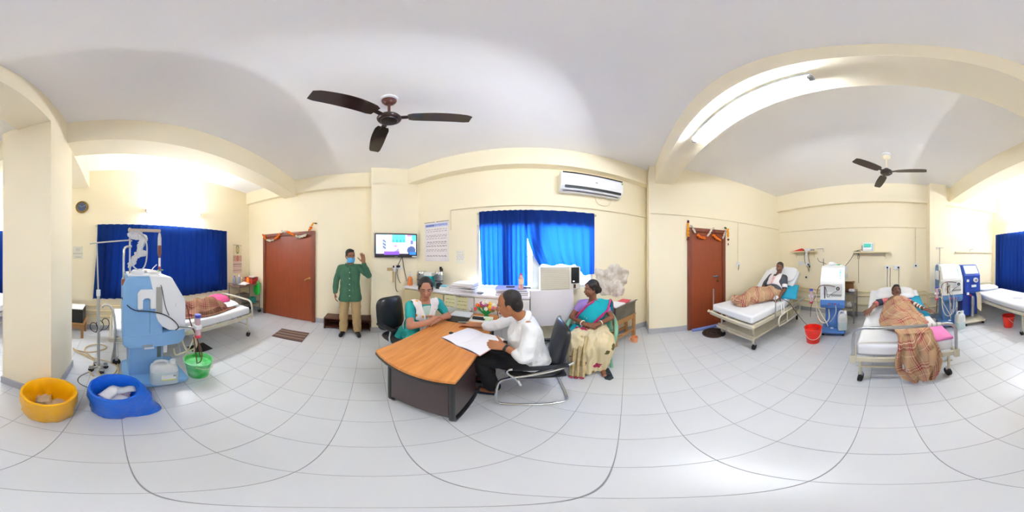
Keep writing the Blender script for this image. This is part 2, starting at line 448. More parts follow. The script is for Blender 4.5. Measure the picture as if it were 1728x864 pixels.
# ---------------------------------------------------------------- doors
m_door = mat('brown_door_laminate', '8f4222', .42, var=.12, vs_=3, stretch=(6, 6, .7), spec=.4)
m_dfrm = mat('brown_door_frame', '7c3b22', .45, var=.12, vs_=4, stretch=(4, 4, .6))
m_brass = mat('brass', 'c8a860', .3, metal=1.0)
def door(n, loc, rz, w_, h_, label, hx, hz, bolt):
    r = bpy.data.objects.new('door_%d' % n, None); C.objects.link(r); r['kind'] = 'structure'; r['label'] = label
    r.location = loc; r.rotation_euler = (0, 0, rz); f = .075
    obj('door_jamb', G().box(0, f, -.05, .02, 0, h_), m_dfrm, r, bev=.004)
    obj('door_jamb', G().box(w_-f, w_, -.05, .02, 0, h_), m_dfrm, r, bev=.004)
    obj('door_head', G().box(f, w_-f, -.05, .02, h_-f, h_), m_dfrm, r, bev=.004)
    obj('door_leaf', G().box(f, w_-f, -.022, .02, .01, h_-f), m_door, r, bev=.003)
    if bolt:
        hd_ = obj('door_bolt', G().box(hx-.09, hx+.06, -.04, -.022, hz-.012, hz+.012), m_chrome, r, bev=.003)
        obj('bolt_plate', G().box(hx-.02, hx+.02, -.045, -.022, hz-.02, hz+.02), m_chrome, hd_, bev=.003)
        g = G().tube([(hx+.03, -.05, hz-.02), (hx+.03, -.06, hz-.05), (hx+.03, -.05, hz-.08)], .005, 8)
        g.ell((hx+.03, -.05, hz-.1), (.026, .016, .028)); obj('padlock', g, mat('dark_brass', '6e5530', .4, metal=.9), hd_, smooth=True)
    else:
        g = G().cyl((hx, -.022, hz), (hx, -.06, hz), .012); g.tube([(hx, -.055, hz), (hx-.06, -.06, hz-.02), (hx-.11, -.055, hz-.05)], .009, 8)
        hd_ = obj('door_handle', g, m_brass, r, smooth=True)
        obj('handle_plate', G().cyl((hx, -.026, hz), (hx, -.020, hz), .026), m_brass, hd_, smooth=True)
    return r
door(1, (WX, -2.63, 0), RW, 1.415, 2.11, 'wide reddish brown door behind the standing man, garland above', 1.285, 1.05, False)
door(2, (1.145, NY, 0), RN, .87, 2.11, 'narrow reddish brown door beside the reclining patient, garland above', .64, 1.12, True)

# garlands: runs of marigold and tuberose heads strung along a swag
m_mari = mat('marigold_petals', 'f58a12', .8, col2='d95a08', vs_=60)
m_mariy = mat('yellow_marigold_petals', 'f8b524', .8, col2='ee9010', vs_=60)
m_tube = mat('tuberose_petals', 'e9e2d2', .8, col2='b9ab93', vs_=50)
m_dryfl = mat('dried_maroon_flowers', '6e2a26', .8)
m_leaf = mat('dark_green_leaf', '3c5a2c', .7)
def strand(name, pts, r, m, parent, step=.5):
    g = G(); P = [Vector(q) for q in pts]
    for a, b in zip(P, P[1:]):
        n = max(1, int((b-a).length/(r*step)))
        for i in range(n):
            q = a.lerp(b, i/n)
            for _ in range(3): 
                o = Vector((random.uniform(-1, 1), random.uniform(-.7, .3), random.uniform(-1, 1)))*r*.45
                g.ell(q+o, (r*.62, r*.62, r*.55), n=6, m=4)
    return obj(name, g, m, parent, smooth=True)
def swag(a, b, sag, n=7):
    return [(a[0]+(b[0]-a[0])*t, a[1], a[1+1]+(b[2]-a[2])*t-sag*4*t*(1-t)) for t in [i/n for i in range(n+1)]]
def garland(label, loc, rz, runs, thread):
    t = thing('flower_garland', label, 'garland', loc, rz, 'door garlands')
    for k, (nm, pts, r, m) in enumerate(runs): strand(nm, pts, r*1.22, m, t)
    obj('thread', G().tube(thread, .004, 6), m_dryfl, t)
    return t
y_ = -.075
def seg(p, q, sag=.0): return swag((p[0], y_, p[1]), (q[0], y_, q[1]), sag, 4)
garland('orange and white flower garland swagged over the wide brown door', (WX, -2.63, 0), RW, [
    ('marigold_run', seg((.02, 2.10), (.13, 1.98)), .026, m_mari), ('tuberose_run', seg((.16, 1.965), (.36, 1.95), .02), .026, m_tube),
    ('marigold_run', seg((.40, 1.97), (.55, 2.10)), .027, m_mari), ('tuberose_run', seg((.60, 2.15), (.72, 2.15), .01), .03, m_tube),
    ('marigold_run', seg((.75, 2.12), (.94, 2.02)), .027, m_mari), ('tuberose_run', seg((.98, 2.0), (1.24, 2.03), .025), .03, m_tube),
    ('marigold_run', seg((1.30, 2.12), (1.36, 2.22)), .028, m_mari), ('yellow_marigold_run', seg((1.36, 2.23), (1.42, 2.28)), .022, m_mariy),
    ('leaf_tip', seg((1.43, 2.27), (1.48, 2.26)), .016, m_leaf)],
    seg((.01, 2.12), (.65, 2.14), .16)+seg((.65, 2.14), (1.36, 2.16), .15))
garland('orange and white flower garland with hanging ends over the narrow brown door', (1.145, NY, 0), RN, [
    ('yellow_marigold_run', seg((-.01, 2.17), (-.01, 1.92)), .027, m_mariy), ('dried_flower_knot', seg((-.01, 2.22), (-.01, 2.20)), .022, m_dryfl),
    ('dried_flower_knot', seg((-.01, 1.87), (-.01, 1.89)), .026, m_dryfl), ('tuberose_run', seg((.06, 2.14), (.14, 2.0)), .02, m_tube),
    ('marigold_run', seg((.19, 1.96), (.37, 1.91), .02), .026, m_mari), ('tuberose_run', seg((.42, 1.96), (.52, 2.12)), .022, m_tube),
    ('marigold_run', seg((.55, 1.98), (.74, 1.87), .02), .027, m_mari), ('tuberose_run', seg((.78, 1.93), (.85, 2.09)), .021, m_tube),
    ('leaf_tip', seg((.83, 2.16), (.88, 2.15)), .02, m_leaf), ('yellow_marigold_run', seg((.91, 2.13), (.92, 1.96)), .025, m_mariy),
    ('dried_flower_knot', seg((.92, 1.92), (.92, 1.90)), .022, m_dryfl), ('tassel', seg((.92, 1.82), (.92, 1.78)), .012, m_dryfl)],
    seg((.03, 2.15), (.55, 2.14), .2)+seg((.55, 2.14), (.9, 2.12), .22))

# ---------------------------------------------------------------- curtains
m_navy = cloth_light('navy_curtain_cloth', '182f6c', '1d60d6', .25)
m_rod = mat('curtain_rod_paint', 'd8cfae', .5)
def curtain(label, edges, loc, rz, w_, amp, nfold, m, cname='curtain', sw=1.4):
    """edges(u) -> (x at top, x at bottom, z bottom); ztop in w_"""
    t = thing(cname, label, 'curtain', loc, rz, 'blue window curtains')
    n = nfold*8; zt = w_; rnd = random.Random(len(label)); ph = [rnd.uniform(0, 6) for _ in range(4)]
    def fn(u, v):
        xt, xb, zb = edges(u); vv = v; x = xt+(xb-xt)*(vv**sw); z = zt+(zb-zt)*vv
        a = amp*(.55+.45*vv)
        y = a*math.sin(u*nfold*2*PI+.6*math.sin(u*7+ph[0])+.25*math.sin(v*3+ph[1]))+a*.35*math.sin(u*nfold*4.3*PI+ph[2]+v*2)
        return (x, y-.045, z)
    g = G().grid(fn, n, 14)
    obj('curtain_cloth', g, m, t, smooth=True)
    x0, x1 = edges(0)[0], edges(1)[0]
    obj('curtain_rod', G().cyl((x0-.05, -.014, zt-.02), (x1+.05, -.014, zt-.02), .007), m_rod, t, smooth=True)
    obj('rod_bracket', G().box(x0-.04, x0-.02, -.025, 0, zt-.035, zt-.005), m_rod, t); obj('rod_bracket', G().box(x1+.02, x1+.04, -.025, 0, zt-.035, zt-.005), m_rod, t)
    return t
wl = W(0, 2.52)
curtain('translucent blue left-hand curtain glowing before the bright window', lambda u: (-.735+u*.75, -.70+u*.73, 1.09), wl, WR, 2.27, .022, 9, m_navy)
def rc(u):
    zb = 1.41 if u < .62 else 1.41-.17*min(1, (u-.62)/.17)
    return (-.03+u*1.135, .20+u*.90, zb+.012*math.sin(u*21))
curtain('blue right-hand curtain hitched up over the window air conditioner', rc, wl, WR, 2.27, .018, 7, m_navy, sw=2.4)
curtain('wide navy curtain on the window behind the blanketed bed', lambda u: (-.34+u*2.90, -.43+u*3.0, .70+.01*math.sin(u*9)), (0, SY, 0), RS, 2.17, .024, 20, m_navy)
curtain('wide navy curtain on the window over the empty bed', lambda u: (-3.80+u*2.75, -3.80+u*2.75, .58+.01*math.sin(u*9)), (0, SY, 0), RS, 2.19, .024, 19, m_navy)

# ---------------------------------------------------------------- air conditioners
m_acw = mat('glossy_white_plastic', 'f2f4f8', .22, coat=.3)
m_dark = mat('dark_grey_plastic', '2a2c33', .35)
t = thing('split_air_conditioner', 'white split air conditioner high on the wall right of the window', 'air conditioner', W(0, 2.52), WR)
prof = [(0, 2.60), (-.10, 2.585), (-.17, 2.61), (-.215, 2.66), (-.23, 2.72), (-.23, 2.86), (-.205, 2.915), (-.16, 2.935), (0, 2.935)]
g = G(); g.rings([[(x, a, b) for a, b in prof] for x in (.50, 1.555)]); obj('casing', g, m_acw, t, bev=.012)
obj('top_strip', G().box(.525, 1.535, -.232, -.20, 2.884, 2.902, T=None), mat('glossy_black_strip', '15161c', .2), t)
obj('air_outlet', G().bar((.56, -.212, 2.645), (1.51, -.212, 2.645), .03, .034), m_dark, t)
lo = obj('louvre', G().bar((.55, -.175, 2.612), (1.50, -.175, 2.612), .055, .006, up=(0, -.5, 1)), m_acw, t)
obj('lower_seam', G().bar((.54, -.14, 2.594), (1.50, -.14, 2.594), .008, .008), m_dark, t)
obj('badge', G().box(1.04, 1.075, -.233, -.229, 2.755, 2.767), m_dark, t)
obj('energy_sticker', G().box(1.515, 1.54, -.233, -.229, 2.83, 2.86), mat('green_sticker', '7ea63c', .5), t)
obj('drain_pipe', G().tube([(1.13, -.02, 2.6), (1.13, -.03, 2.53), (1.17, -.02, 2.47), (1.28, -.012, 2.44), (1.40, -.012, 2.47), (1.45, -.02, 2.6)], .006, 6, smooth=2), m_cream_pl, t, smooth=True)
t = thing('window_air_conditioner', 'boxy cream window air conditioner under the hitched-up curtain', 'air conditioner', W(0, 2.52), WR)
obj('casing', G().box(.195, .825, -.14, .30, 1.035, 1.39), mat('cream_enamel', 'dedbd0', .45), t, bev=.012)
obj('front_grille', G().box(.205, .64, -.16, -.13, 1.05, 1.375), mat('beige_grille', 'c9c4b4', .55), t, bev=.008)
for k in range(11): obj('grille_slat', G().box(.22, .625, -.166, -.158, 1.065+k*.028, 1.080+k*.028), mat('grille_slat', 'd6d1c1', .5), t)
obj('control_panel', G().box(.675, .80, -.150, -.135, 1.13, 1.375), m_black, t, bev=.004)
obj('display_light', G().box(.70, .72, -.153, -.149, 1.155, 1.170), mat('display_glow', 'f2f6ff', emit=1.0), t)
obj('power_switch', G().box(.71, .745, -.15, -.135, 1.055, 1.115), mat('maroon_switch', '4a2a2c', .4), t, bev=.002)

# ---------------------------------------------------------------- ceiling fans
def fan(label, loc, ang, mb, mrod, mhub, hz, curve):
    t = thing('ceiling_fan', label, 'fan', (loc[0], loc[1], CZ), 0, 'ceiling fans'); h = hz-CZ
    obj('ceiling_plate', G().lathe([(.0, 0), (.07, 0), (.07, -.02), (.05, -.03), (0, -.03)], n=20), m_whitepl, t, smooth=True)
    obj('canopy', G().lathe([(.0, -.05), (.062, -.055), (.06, -.08), (.045, -.115), (.02, -.135), (0, -.135)], n=20), mrod, t, smooth=True)
    obj('rod', G().cyl((0, 0, -.03), (0, 0, h+.05), .012), mrod, t, smooth=True)
    obj('motor', G().lathe([(.0, h+.085), (.03, h+.08), (.05, h+.055), (.085, h+.03), (.099, h), (.094, h-.022), (.076, h-.035), (0, h-.037)], n=28), mhub, t, smooth=True)
    obj('motor_cap', G().lathe([(0, h-.03), (.070, h-.034), (.064, h-.046), (0, h-.052)], n=24), mat('dark_fan_cap', '241b18', .3), t, smooth=True)
    for a in ang:
        g = G(); R = []
        n = 12
        for i in range(n+1):
            u = i/n; r = .15+.48*u; wd = (.060+.012*math.sin(u*PI))*(1 if 0 < i < n else .8); sw = curve*math.sin(u*PI*.5)*u*.35
            tw = math.radians(11-5*u); ca, sa = math.cos(a), math.sin(a); ring = []
            for q, zt in ((-1, -.003), (1, -.003), (1, .003), (-1, .003)):
                yy = q*wd+sw; zz = h+.0+q*wd*math.sin(tw)+zt-.02*u
                ring.append((r*ca-yy*sa, r*sa+yy*ca, zz))
            R.append(ring)
        b = obj('blade', g.rings(R), mb, t, smooth=True)
        obj('blade_bracket', G().bar((.09*math.cos(a), .09*math.sin(a), h+.002), (.2*math.cos(a), .2*math.sin(a), h+.002), .045, .006), mhub, b)
    return t
m_fb = mat('dark_brown_fan_enamel', '33201d', .14, coat=.6); m_fh = mat('brown_fan_hub', '34211d', .3); m_fr = mat('red_brown_fan_rod', '5a2f26', .35)
fan('glossy dark brown ceiling fan with curved blades above the desk', (-1.27, .14), [math.radians(a) for a in (72.4, -46.6, 193)], m_fb, m_fr, m_fh, 2.985, -.10)
fan('dark ceiling fan with cream rod above the patient beds', (2.57, -.05), [math.radians(a) for a in (137, 254, 15.5)], mat('dark_fan_blade', '3a302b', .35), m_cream_pl, mat('dark_fan_hub', '2d2624', .35), 3.0, .0)
# ---------------------------------------------------------------- things on the walls
def ink(bg, dark, rows, title=None):
    """a page: rows of print as broken darker lines"""
    def fn(u, v):
        if title and title[0] < v < title[1]: return title[2] if (int(u*41) % 7) else bg
        for a, b in rows:
            if a < v < b and .06 < u < .94 and math.sin(u*53+a*90) > -.55: return dark
        return bg
    return fn
# television
t = thing('television', 'black flat television hung on the wall pier, bright news picture', 'television', (-3.07, .465, 0), RW)
obj('casing', G().box(-.402, .402, -.075, -.02, 1.527, 1.977), mat('tv_casing', '1d1a1e', .35), t, bev=.008)
def tvpic(u, v):
    if v < .17 and .20 < u < .58: return '7c4fe0'
    if v < .14 and u > .84: return '2f79e6'
    if v < .06: return '3a2a44'
    if .05 < u < .19 and v < .22 and abs(u-.13)*2.2+abs(v-.1) < .16: return 'fbeaff'
    if v > .95 and .12 < u < .27: return 'a8f2ee'
    if v > .93 and .77 < u < .9: return 'e08af0'
    if (u-.88)**2*4+(v-.22)**2 < .045: return '4a5f92'
    if .80 < u < .93 and .52 < v < .74: return 'e9d6ee' if u < .86 or v > .72 else '6b78b4'
    if .74 < u < 1 and v < .55: return 'f2eefc'
    if .16 < u < .24 and .28 < v < .74: return '5b6f9a' if math.sin(v*40+u*60) > -.4 else 'b8d0ee'
    if u < .12 and v < .45: return 'b9dcf8'
    if .40 < u < .72 and v > .60: return '58dfe6' if math.sin(u*70) > -.75 or v > .75 else '2aa0ac'
    if u > .9 and v > .7: return '52e0ee'
    if (u-.48)**2+(v-.42)**2 < .002: return 'f07ab0'
    if .46 < u < .56 and .18 < v < .32 and v < .1+(u-.40)*1.4: return '8f8fe0'
    n = noise.noise(Vector((u*5, v*4, 1))); return 'f4e9f6' if n > .05 else ('e6dcf0' if n > -.15 else 'dfe4f6')
painted('screen', .755, .375, 66, 36, tvpic, t, emit=.25, y=-.0755, z=1.573, rough=.2)
obj('bezel_logo', G().box(-.03, .03, -.0765, -.074, 1.537, 1.545), mat('silver_print', '9a9a9c', .4), t)
obj('corner_sticker', G().box(.30, .395, -.0775, -.074, 1.532, 1.55), m_white, t)
obj('wall_bracket', G().box(-.12, .12, -.02, -.002, 1.62, 1.86), m_dark, t)
# power strip and its cables under the television
t = thing('power_strip', 'white socket strip with black plugs on the wall pier under the television', 'socket', (-3.07, .49, 0), RW)
obj('strip_body', G().box(-.085, .09, -.04, -.001, 1.30, 1.35), m_whitepl, t, bev=.006)
obj('plug', G().box(-.02, .05, -.07, -.03, 1.335, 1.375), m_black, t, bev=.006); obj('plug', G().box(-.085, -.06, -.065, -.03, 1.33, 1.37), m_black, t, bev=.006)
obj('adaptor', G().box(-.07, -.03, -.06, -.001, 1.255, 1.31), m_whitepl, t, bev=.004)
obj('cable', G().tube([(.09, -.04, 1.53), (.05, -.03, 1.45), (.01, -.05, 1.38)], .006, 6, smooth=2), m_cable, t, smooth=True)
obj('cable', G().tube([(.10, -.03, 1.53), (.12, -.012, 1.40), (.15, -.012, 1.22), (.19, -.03, 1.06)], .006, 6, smooth=2), m_cable, t, smooth=True)
obj('cable', G().tube([(-.02, -.04, 1.33), (-.03, -.012, 1.18), (-.03, -.012, 1.0), (-.02, -.012, .88), (.02, -.015, .86)], .005, 6, smooth=2), m_cable, t, smooth=True)
obj('cable', G().tube([(.01, -.04, 1.33), (-.01, -.012, 1.2), (.05, -.012, 1.05), (.07, -.012, 1.03)], .005, 6, smooth=2), m_cable, t, smooth=True)
obj('conduit_channel', G().box(-.09, -.055, -.015, -.001, 1.05, 1.26), mat('tan_conduit', 'cfb98a', .6), t)
obj('wall_block', G().box(-.19, -.06, -.012, -.001, 1.27, 1.325), mat('tan_slab', 'c2a678', .6), t)  # thin tan slab on the pier, left of the strip
# wall calendar with a blue heading
t = thing('wall_calendar', 'large white wall calendar with blue heading between television and window', 'calendar', W(-1.55, 2.52, 0), WR)
painted('calendar_sheet', .505, .72, 44, 60, ink('ece6e6', 'b9a9a8', [(.80, .82), (.615, .635), (.43, .45), (.245, .265)]+[(.655+.02*k, .661+.02*k) for k in range(6)]+[(.47+.02*k, .476+.02*k) for k in range(6)]+[(.29+.02*k, .296+.02*k) for k in range(6)]+[(.10+.02*k, .106+.02*k) for k in range(6)], (.905, .905, 'ece6e6')), t, y=-.004, z=1.455, thick=.003)
obj('heading_band', G().box(-.24, .24, -.0085, -.0072, 2.085, 2.145), mat('pale_blue_print', 'c9d2f0', .6), t)
text('heading', 'ENTERPRISE', .048, mat('blue_print', '3a4fae', .6), t, (.10, -.009, 2.115))
g = G()
for k in range(8): g.box(-.225+k*.024, -.209+k*.024, -.0095, -.0085, 2.095, 2.133)
obj('heading_mark', g, MC['blue_print'], t)
obj('top_strip', G().box(-.255, -.03, -.012, -.002, 2.17, 2.182), mat('tin_strip', '9a9588', .4, metal=.6), t); obj('top_strip', G().box(.0, .255, -.012, -.002, 2.17, 2.182), MC['tin_strip'], t)
# faded notice, black plug point
o = painted('wall_notice', .16, .24, 12, 18, ink('f2ecd6', 'd3d6dc', [(.2+.1*k, .24+.1*k) for k in range(7)]), y=-.002); tag(o, 'faded pale notice on the wall left of the bright window', 'notice'); place(o, W(-1.08, 2.52, 1.42), WR)
t = thing('wall_socket', 'black plug point with hanging wire above the counter', 'socket', W(-1.44, 2.52, 1.30), WR)
obj('socket_plate', G().box(-.03, .03, -.02, 0, -.035, .03), mat('brown_bakelite', '4a3428', .5), t, bev=.004)
obj('plug', G().box(-.018, .018, -.05, -.02, .01, .06), m_black, t, bev=.005)
obj('cable', G().tube([(0, -.035, -.02), (-.05, -.03, -.12), (-.06, -.04, -.26)], .005, 6, smooth=2), m_cable, t, smooth=True)
# conduits
def pipe(label, pts, r=.009, name='conduit_pipe', clips=4, m=None, axis=None):
    t = thing(name, label, 'pipe'); obj('pipe', G().tube(pts, r, 8), m or m_cream_pl, t, smooth=True)
    P = [Vector(q) for q in pts]; g = G()
    for a, b in zip(P, P[1:]):
        if (b-a).length < .6: continue
        for k in range(clips):
            q = a.lerp(b, (k+.5)/clips); d = (b-a).normalized(); obj('pipe_clip', G().cyl(q-d*.012, q+d*.012, r*1.5, n=8), m or m_cream_pl, t, smooth=True)
    return t
pipe('thin cream conduit running along the wall above the bright window', [W(-1.25, 2.505, 2.0), W(-1.25, 2.505, 2.36), W(2.26, 2.505, 2.36)])
pipe('thin cream conduit along the wall above the narrow brown door', [(.42, NY-.012, 2.35), (EX-.02, NY-.012, 2.35)])
pipe('thin cream conduit across the wall above the two shelves', [(EX-.012, NY-.03, 2.26), (EX-.012, -1.06, 2.26)])
pipe('thin cream conduit dropping to the switch beside the narrow door', [(2.39, NY-.012, 2.35), (2.39, NY-.012, 1.40)], .008, clips=2)
pipe('thin cream conduit dropping to the single socket beside the wall pier', [(EX-.012, -.80, 2.25), (EX-.012, -.80, 1.36)], .008, clips=2)
for k, z in enumerate((.55, .44, .32)):
    pipe(('topmost', 'middle', 'lowest')[k]+' of three cream water pipes along the wall under the navy curtains', [(EX-.05, SY+.03, z), (WX+.05, SY+.03, z)], (.011, .015, .02)[k], 'water_pipe', 5, mat('cream_pipe_paint', 'e9d9ab', .5))
for k, z in enumerate((.66, .56, .32)):
    pipe(('topmost', 'middle', 'lowest')[k]+' of three cream water pipes along the wall behind the bed heads', [(EX-.035, NY-.05, z), (EX-.035, -1.04, z), (3.66, -1.04, z), (3.66, -1.55, z), (EX-.035, -1.55, z), (EX-.035, SY+.08, z)], (.014, .014, .022)[k], 'water_pipe', 5, MC['cream_pipe_paint'])
# damp, peeled plaster under the window corner
def plaster():
    rnd = random.Random(5); n = 96; rim = []; c = (1.47, 1.13)
    for i in range(n):
        a = 2*PI*i/n; q = 1+.45*noise.noise(Vector((math.cos(a)*1.6, math.sin(a)*1.6, 3)))+.12*noise.noise(Vector((math.cos(a)*4, math.sin(a)*4, 1)))+.05*noise.noise(Vector((math.cos(a)*9, math.sin(a)*9, 7))); rx = .36*q; rz = .27*q
        rim.append((c[0]+rx*math.cos(a), c[1]+rz*math.sin(a)))
    g = G(); R = []
    for f, y in ((1.0, 0), (.97, -.006), (.8, -.003), (.55, -.007), (.3, -.004), (.05, -.006)):
        R.append([(c[0]+(x-c[0])*f, y+random.uniform(-.003, .001)*(f < .95), c[1]+(z-c[1])*f) for x, z in rim])
    g.rings(R); return g
m_plas = mat('peeled_damp_plaster', 'f6f2ea', .95, col2='b9aa9a', vs_=7, bump=.8, bs=22)
o = obj('peeled_plaster', plaster(), m_plas, ww, smooth=True); o.location = (0, 2.518, 0)

# ---------------------------------------------------------------- counter along the window wall
m_lam = mat('pale_laminate', 'e9e6e2', .4); m_beige = mat('beige_laminate', 'd9c79c', .5, var=.08, vs_=4, stretch=(3, 3, .5))
o = obj('counter_worktop', G().box(-1.96, .05, 2.08, 2.515, .99, 1.02), mat('white_worktop', 'eceaf0', .3), bev=.004)
tag(o, 'long white worktop under the window carrying papers and bottles', 'counter'); o.rotation_euler = (0, 0, WR)
def cab(label, s0, s1, doors, mb, md, z0=.06):
    t = thing('counter_cabinet', label, 'cabinet', W((s0+s1)/2, 2.10), WR, 'cabinets under the worktop'); hw = (s1-s0)/2
    obj('carcass', G().box(-hw, hw, .02, .41, z0, .99), mb, t); obj('plinth', G().box(-hw, hw, .05, .40, 0, z0), m_base, t)
    n = doors; dw = 2*hw/n
    for k in range(n):
        x0 = -hw+k*dw
        d = obj('cabinet_door', G().box(x0+.008, x0+dw-.008, .0, .02, z0+.02, .965), md, t, bev=.003)
        obj('door_handle', G().box(x0+dw-.05, x0+dw-.035, -.02, 0, .72, .82), m_chrome, d, bev=.003)
    return t
cab('beige two-door cabinet at the television end of the worktop', -1.95, -1.17, 2, m_beige, m_beige)
cb = cab('white cabinet with yellow printed sheets under the worktop', -1.165, -.70, 1, m_lam, m_lam)
for k in (-1, 1): painted('printed_sheet', .165, .19, 14, 18, ink('dfdcae', '8f8a5e', [(.02, .07), (.32, .37), (.62, .67), (.93, .98)]), cb, y=-.001, x=k*.092-.035, z=.785-.008*k)
cab('white two-door cabinet under the worktop behind the writing man', -.695, .045, 2, m_lam, m_lam)
t = thing('panel_table', 'plain white panelled stand under the window air conditioner', 'table', W(.37, 2.28), WR)
obj('front_panel', G().box(-.31, .31, 0, .025, .50, 1.055), mat('white_board', 'e6e3e8', .4), t, bev=.003)
obj('table_top', G().box(-.31, .31, .025, .22, 1.0, 1.03), MC['white_board'], t, bev=.003)
for x in (-.28, .28):
    for y in (.03, .19): obj('leg', G().box(x-.02, x+.02, y, y+.03, 0, .50 if y < .1 else 1.0), m_steel, t)
# things on the worktop
def onc(s, d): return W(s, d, 1.02)
def bottle(name, label, cat, loc, prof, m, capm, capprof, group=None, lab=None):
    t = thing(name, label, cat, loc, 0, group); obj('bottle_body', G().lathe(prof, n=18), m, t, smooth=True); obj('cap', G().lathe(capprof, n=12), capm, t, smooth=True)
    if lab: obj('bottle_label', G().lathe(lab[0], n=18), lab[1], t, smooth=True)
    return t
m_san = mat('orange_sanitiser', 'f08a4a', .25, trans=.15)
t = bottle('pump_bottle', 'orange hand sanitiser pump bottle at the end of the worktop', 'bottle', onc(-1.90, 2.20), [(0, 0), (.042, .002), (.045, .02), (.045, .12), (.03, .155), (.014, .17), (0, .17)], m_san, m_whitepl, [(0, .165), (.016, .165), (.016, .195), (.006, .20), (.006, .24), (0, .24)])
obj('pump_nozzle', G().bar((-.01, 0, .245), (.04, 0, .245), .014, .014), m_whitepl, t, bev=.003)
for k, (s, d, r, h, lb) in enumerate(((-1.74, 2.33, .085, .26, 'tall steel drum beside the orange sanitiser bottle'), (-1.40, 2.36, .07, .27, 'shiny tall steel drum right of the turquoise carton'))):
    t = thing('steel_drum', lb, 'canister', onc(s, d), 0, 'steel drums on the worktop')
    obj('drum_body', G().lathe([(0, 0), (r, 0), (r, h*.8), (r*.97, h*.8), (0, h*.8)], n=24), m_steel, t, smooth=True)
    obj('lid', G().lathe([(0, h*.8), (r*1.04, h*.8), (r*1.04, h*.92), (r*.9, h), (0, h)], n=24), m_chrome, t, smooth=True)
    obj('band', G().lathe([(r, h*.4), (r*1.03, h*.41), (r*1.03, h*.44), (r, h*.45)], n=24), m_dark, t, smooth=True)
t = thing('carton', 'turquoise and white carton behind the seated woman', 'box', onc(-1.59, 2.34), WR)
obj('carton_body', G().box(-.085, .085, -.05, .05, 0, .185), mat('turquoise_card', '27c4c8', .5), t, bev=.002); obj('carton_top', G().box(-.085, .085, -.05, .05, .186, .245), m_white, t, bev=.002)
for k in range(3):
    o = obj('instrument_tray', G().box(-.06, .06, -.05, .05, 0, .035), mat('dull_white_tray', 'd9d4cf', .4), bev=.006); place(o, W(-1.84, 2.45, 1.02+k*.043), WR)
    tag(o, ('lowest', 'middle', 'topmost')[k]+' of three white trays stacked behind the sanitiser bottle', 'tray', 'stacked trays')
t = thing('tape_dispenser', 'black tape dispenser on the worktop beside the tissue box', 'dispenser', onc(-1.30, 2.23), WR)
g = G().box(-.07, .05, -.03, .03, 0, .035); obj('base', g, m_black, t, bev=.01); obj('reel_hub', G().cyl((-.02, -.025, .06), (-.02, .025, .06), .045, n=18), m_black, t, smooth=True)
t = thing('tissue_box', 'white and pale blue tissue box on the worktop', 'box', onc(-1.19, 2.16), WR)
g = G(); g.rings([[(-.07, y, 0), (.07, y, 0), (.055, y, .06), (-.055, y, .06)] for y in (-.05, .05)]); obj('box_body', g, m_white, t, bev=.004)
obj('box_top', G().box(-.05, .045, -.04, .04, .061, .085), mat('pale_blue_card', '8fd0e0', .5), t, bev=.006)
rnd = random.Random(11)
t = thing('paper_pile', 'untidy pile of white papers and folders on the worktop by the curtain', 'papers', onc(-.90, 2.30), WR)
mp = [mat('white_paper', 'f1eff0', .7), mat('pinkish_paper', 'e6d5d2', .7), mat('grey_folder', 'b9b4b6', .6)]
for k in range(12):
    T = T3((rnd.uniform(-.02, .02), rnd.uniform(-.03, .02), .004+k*.0105), rnd.uniform(-.16, .16))
    obj('paper_sheaf', G().box(-.20+.004*k, .20-.002*k, -.14, .14, 0, .009, T=T), mp[(0, 0, 1, 0, 2, 0, 0, 1, 0, 0, 0, 0)[k]], t)
o = obj('computer_mouse', G().ell((0, 0, .018), (.05, .03, .018)), mat('grey_glossy', '8a8a90', .2), smooth=True); place(o, onc(-.62, 2.14), WR+.3); tag(o, 'small grey glossy mouse at the edge of the worktop', 'mouse')
for k, (dx, a) in enumerate(((0, .02), (.02, -.05), (-.01, .06))):
    t = thing('ledger', ('lowest', 'middle', 'topmost')[k]+' of the wide white ledgers stacked under the drink bottle', 'book', W(-.20+dx, 2.29, 1.021+k*.028), WR+a, 'ledgers on the worktop')
    obj('pages', G().box(-.21, .21, -.15, .15, .003, .022), mp[0], t); obj('cover', G().box(-.215, .215, -.155, .155, 0, .003), mat('maroon_cover', '5c2c40', .5), t); obj('cover', G().box(-.215, .215, -.155, .155, .022, .025), mat('lavender_cover', 'cfcde6', .5), t)
for k, (s, d, a) in enumerate(((-.22, 2.26, .1), (.0, 2.20, -.1))):
    o = obj('marker_pen', G().cyl((-.06, 0, .009), (.06, 0, .009), .009, n=8), m_black, smooth=True); place(o, W(s, d, 1.106), WR+a); tag(o, ('black marker on the ledgers left of the drink bottle', 'black marker on the ledgers right of the drink bottle')[k], 'pen', 'markers')
t = bottle('drink_bottle', 'plastic drink bottle with red cap and peach label by the curtain', 'bottle', W(-.07, 2.16, 1.106), [(0, 0), (.032, .002), (.034, .02), (.031, .05), (.034, .08), (.034, .14), (.02, .18), (.013, .19), (0, .19)], mat('peach_drink', 'efb0a4', .2, trans=.2), mat('red_cap', 'd2304a', .4), [(0, .19), (.015, .19), (.015, .212), (0, .212)], lab=([(.0345, .07), (.0352, .072), (.0352, .135), (.0345, .137)], mat('peach_label', 'f2a35c', .5, col2='e8e4da', vs_=18)))

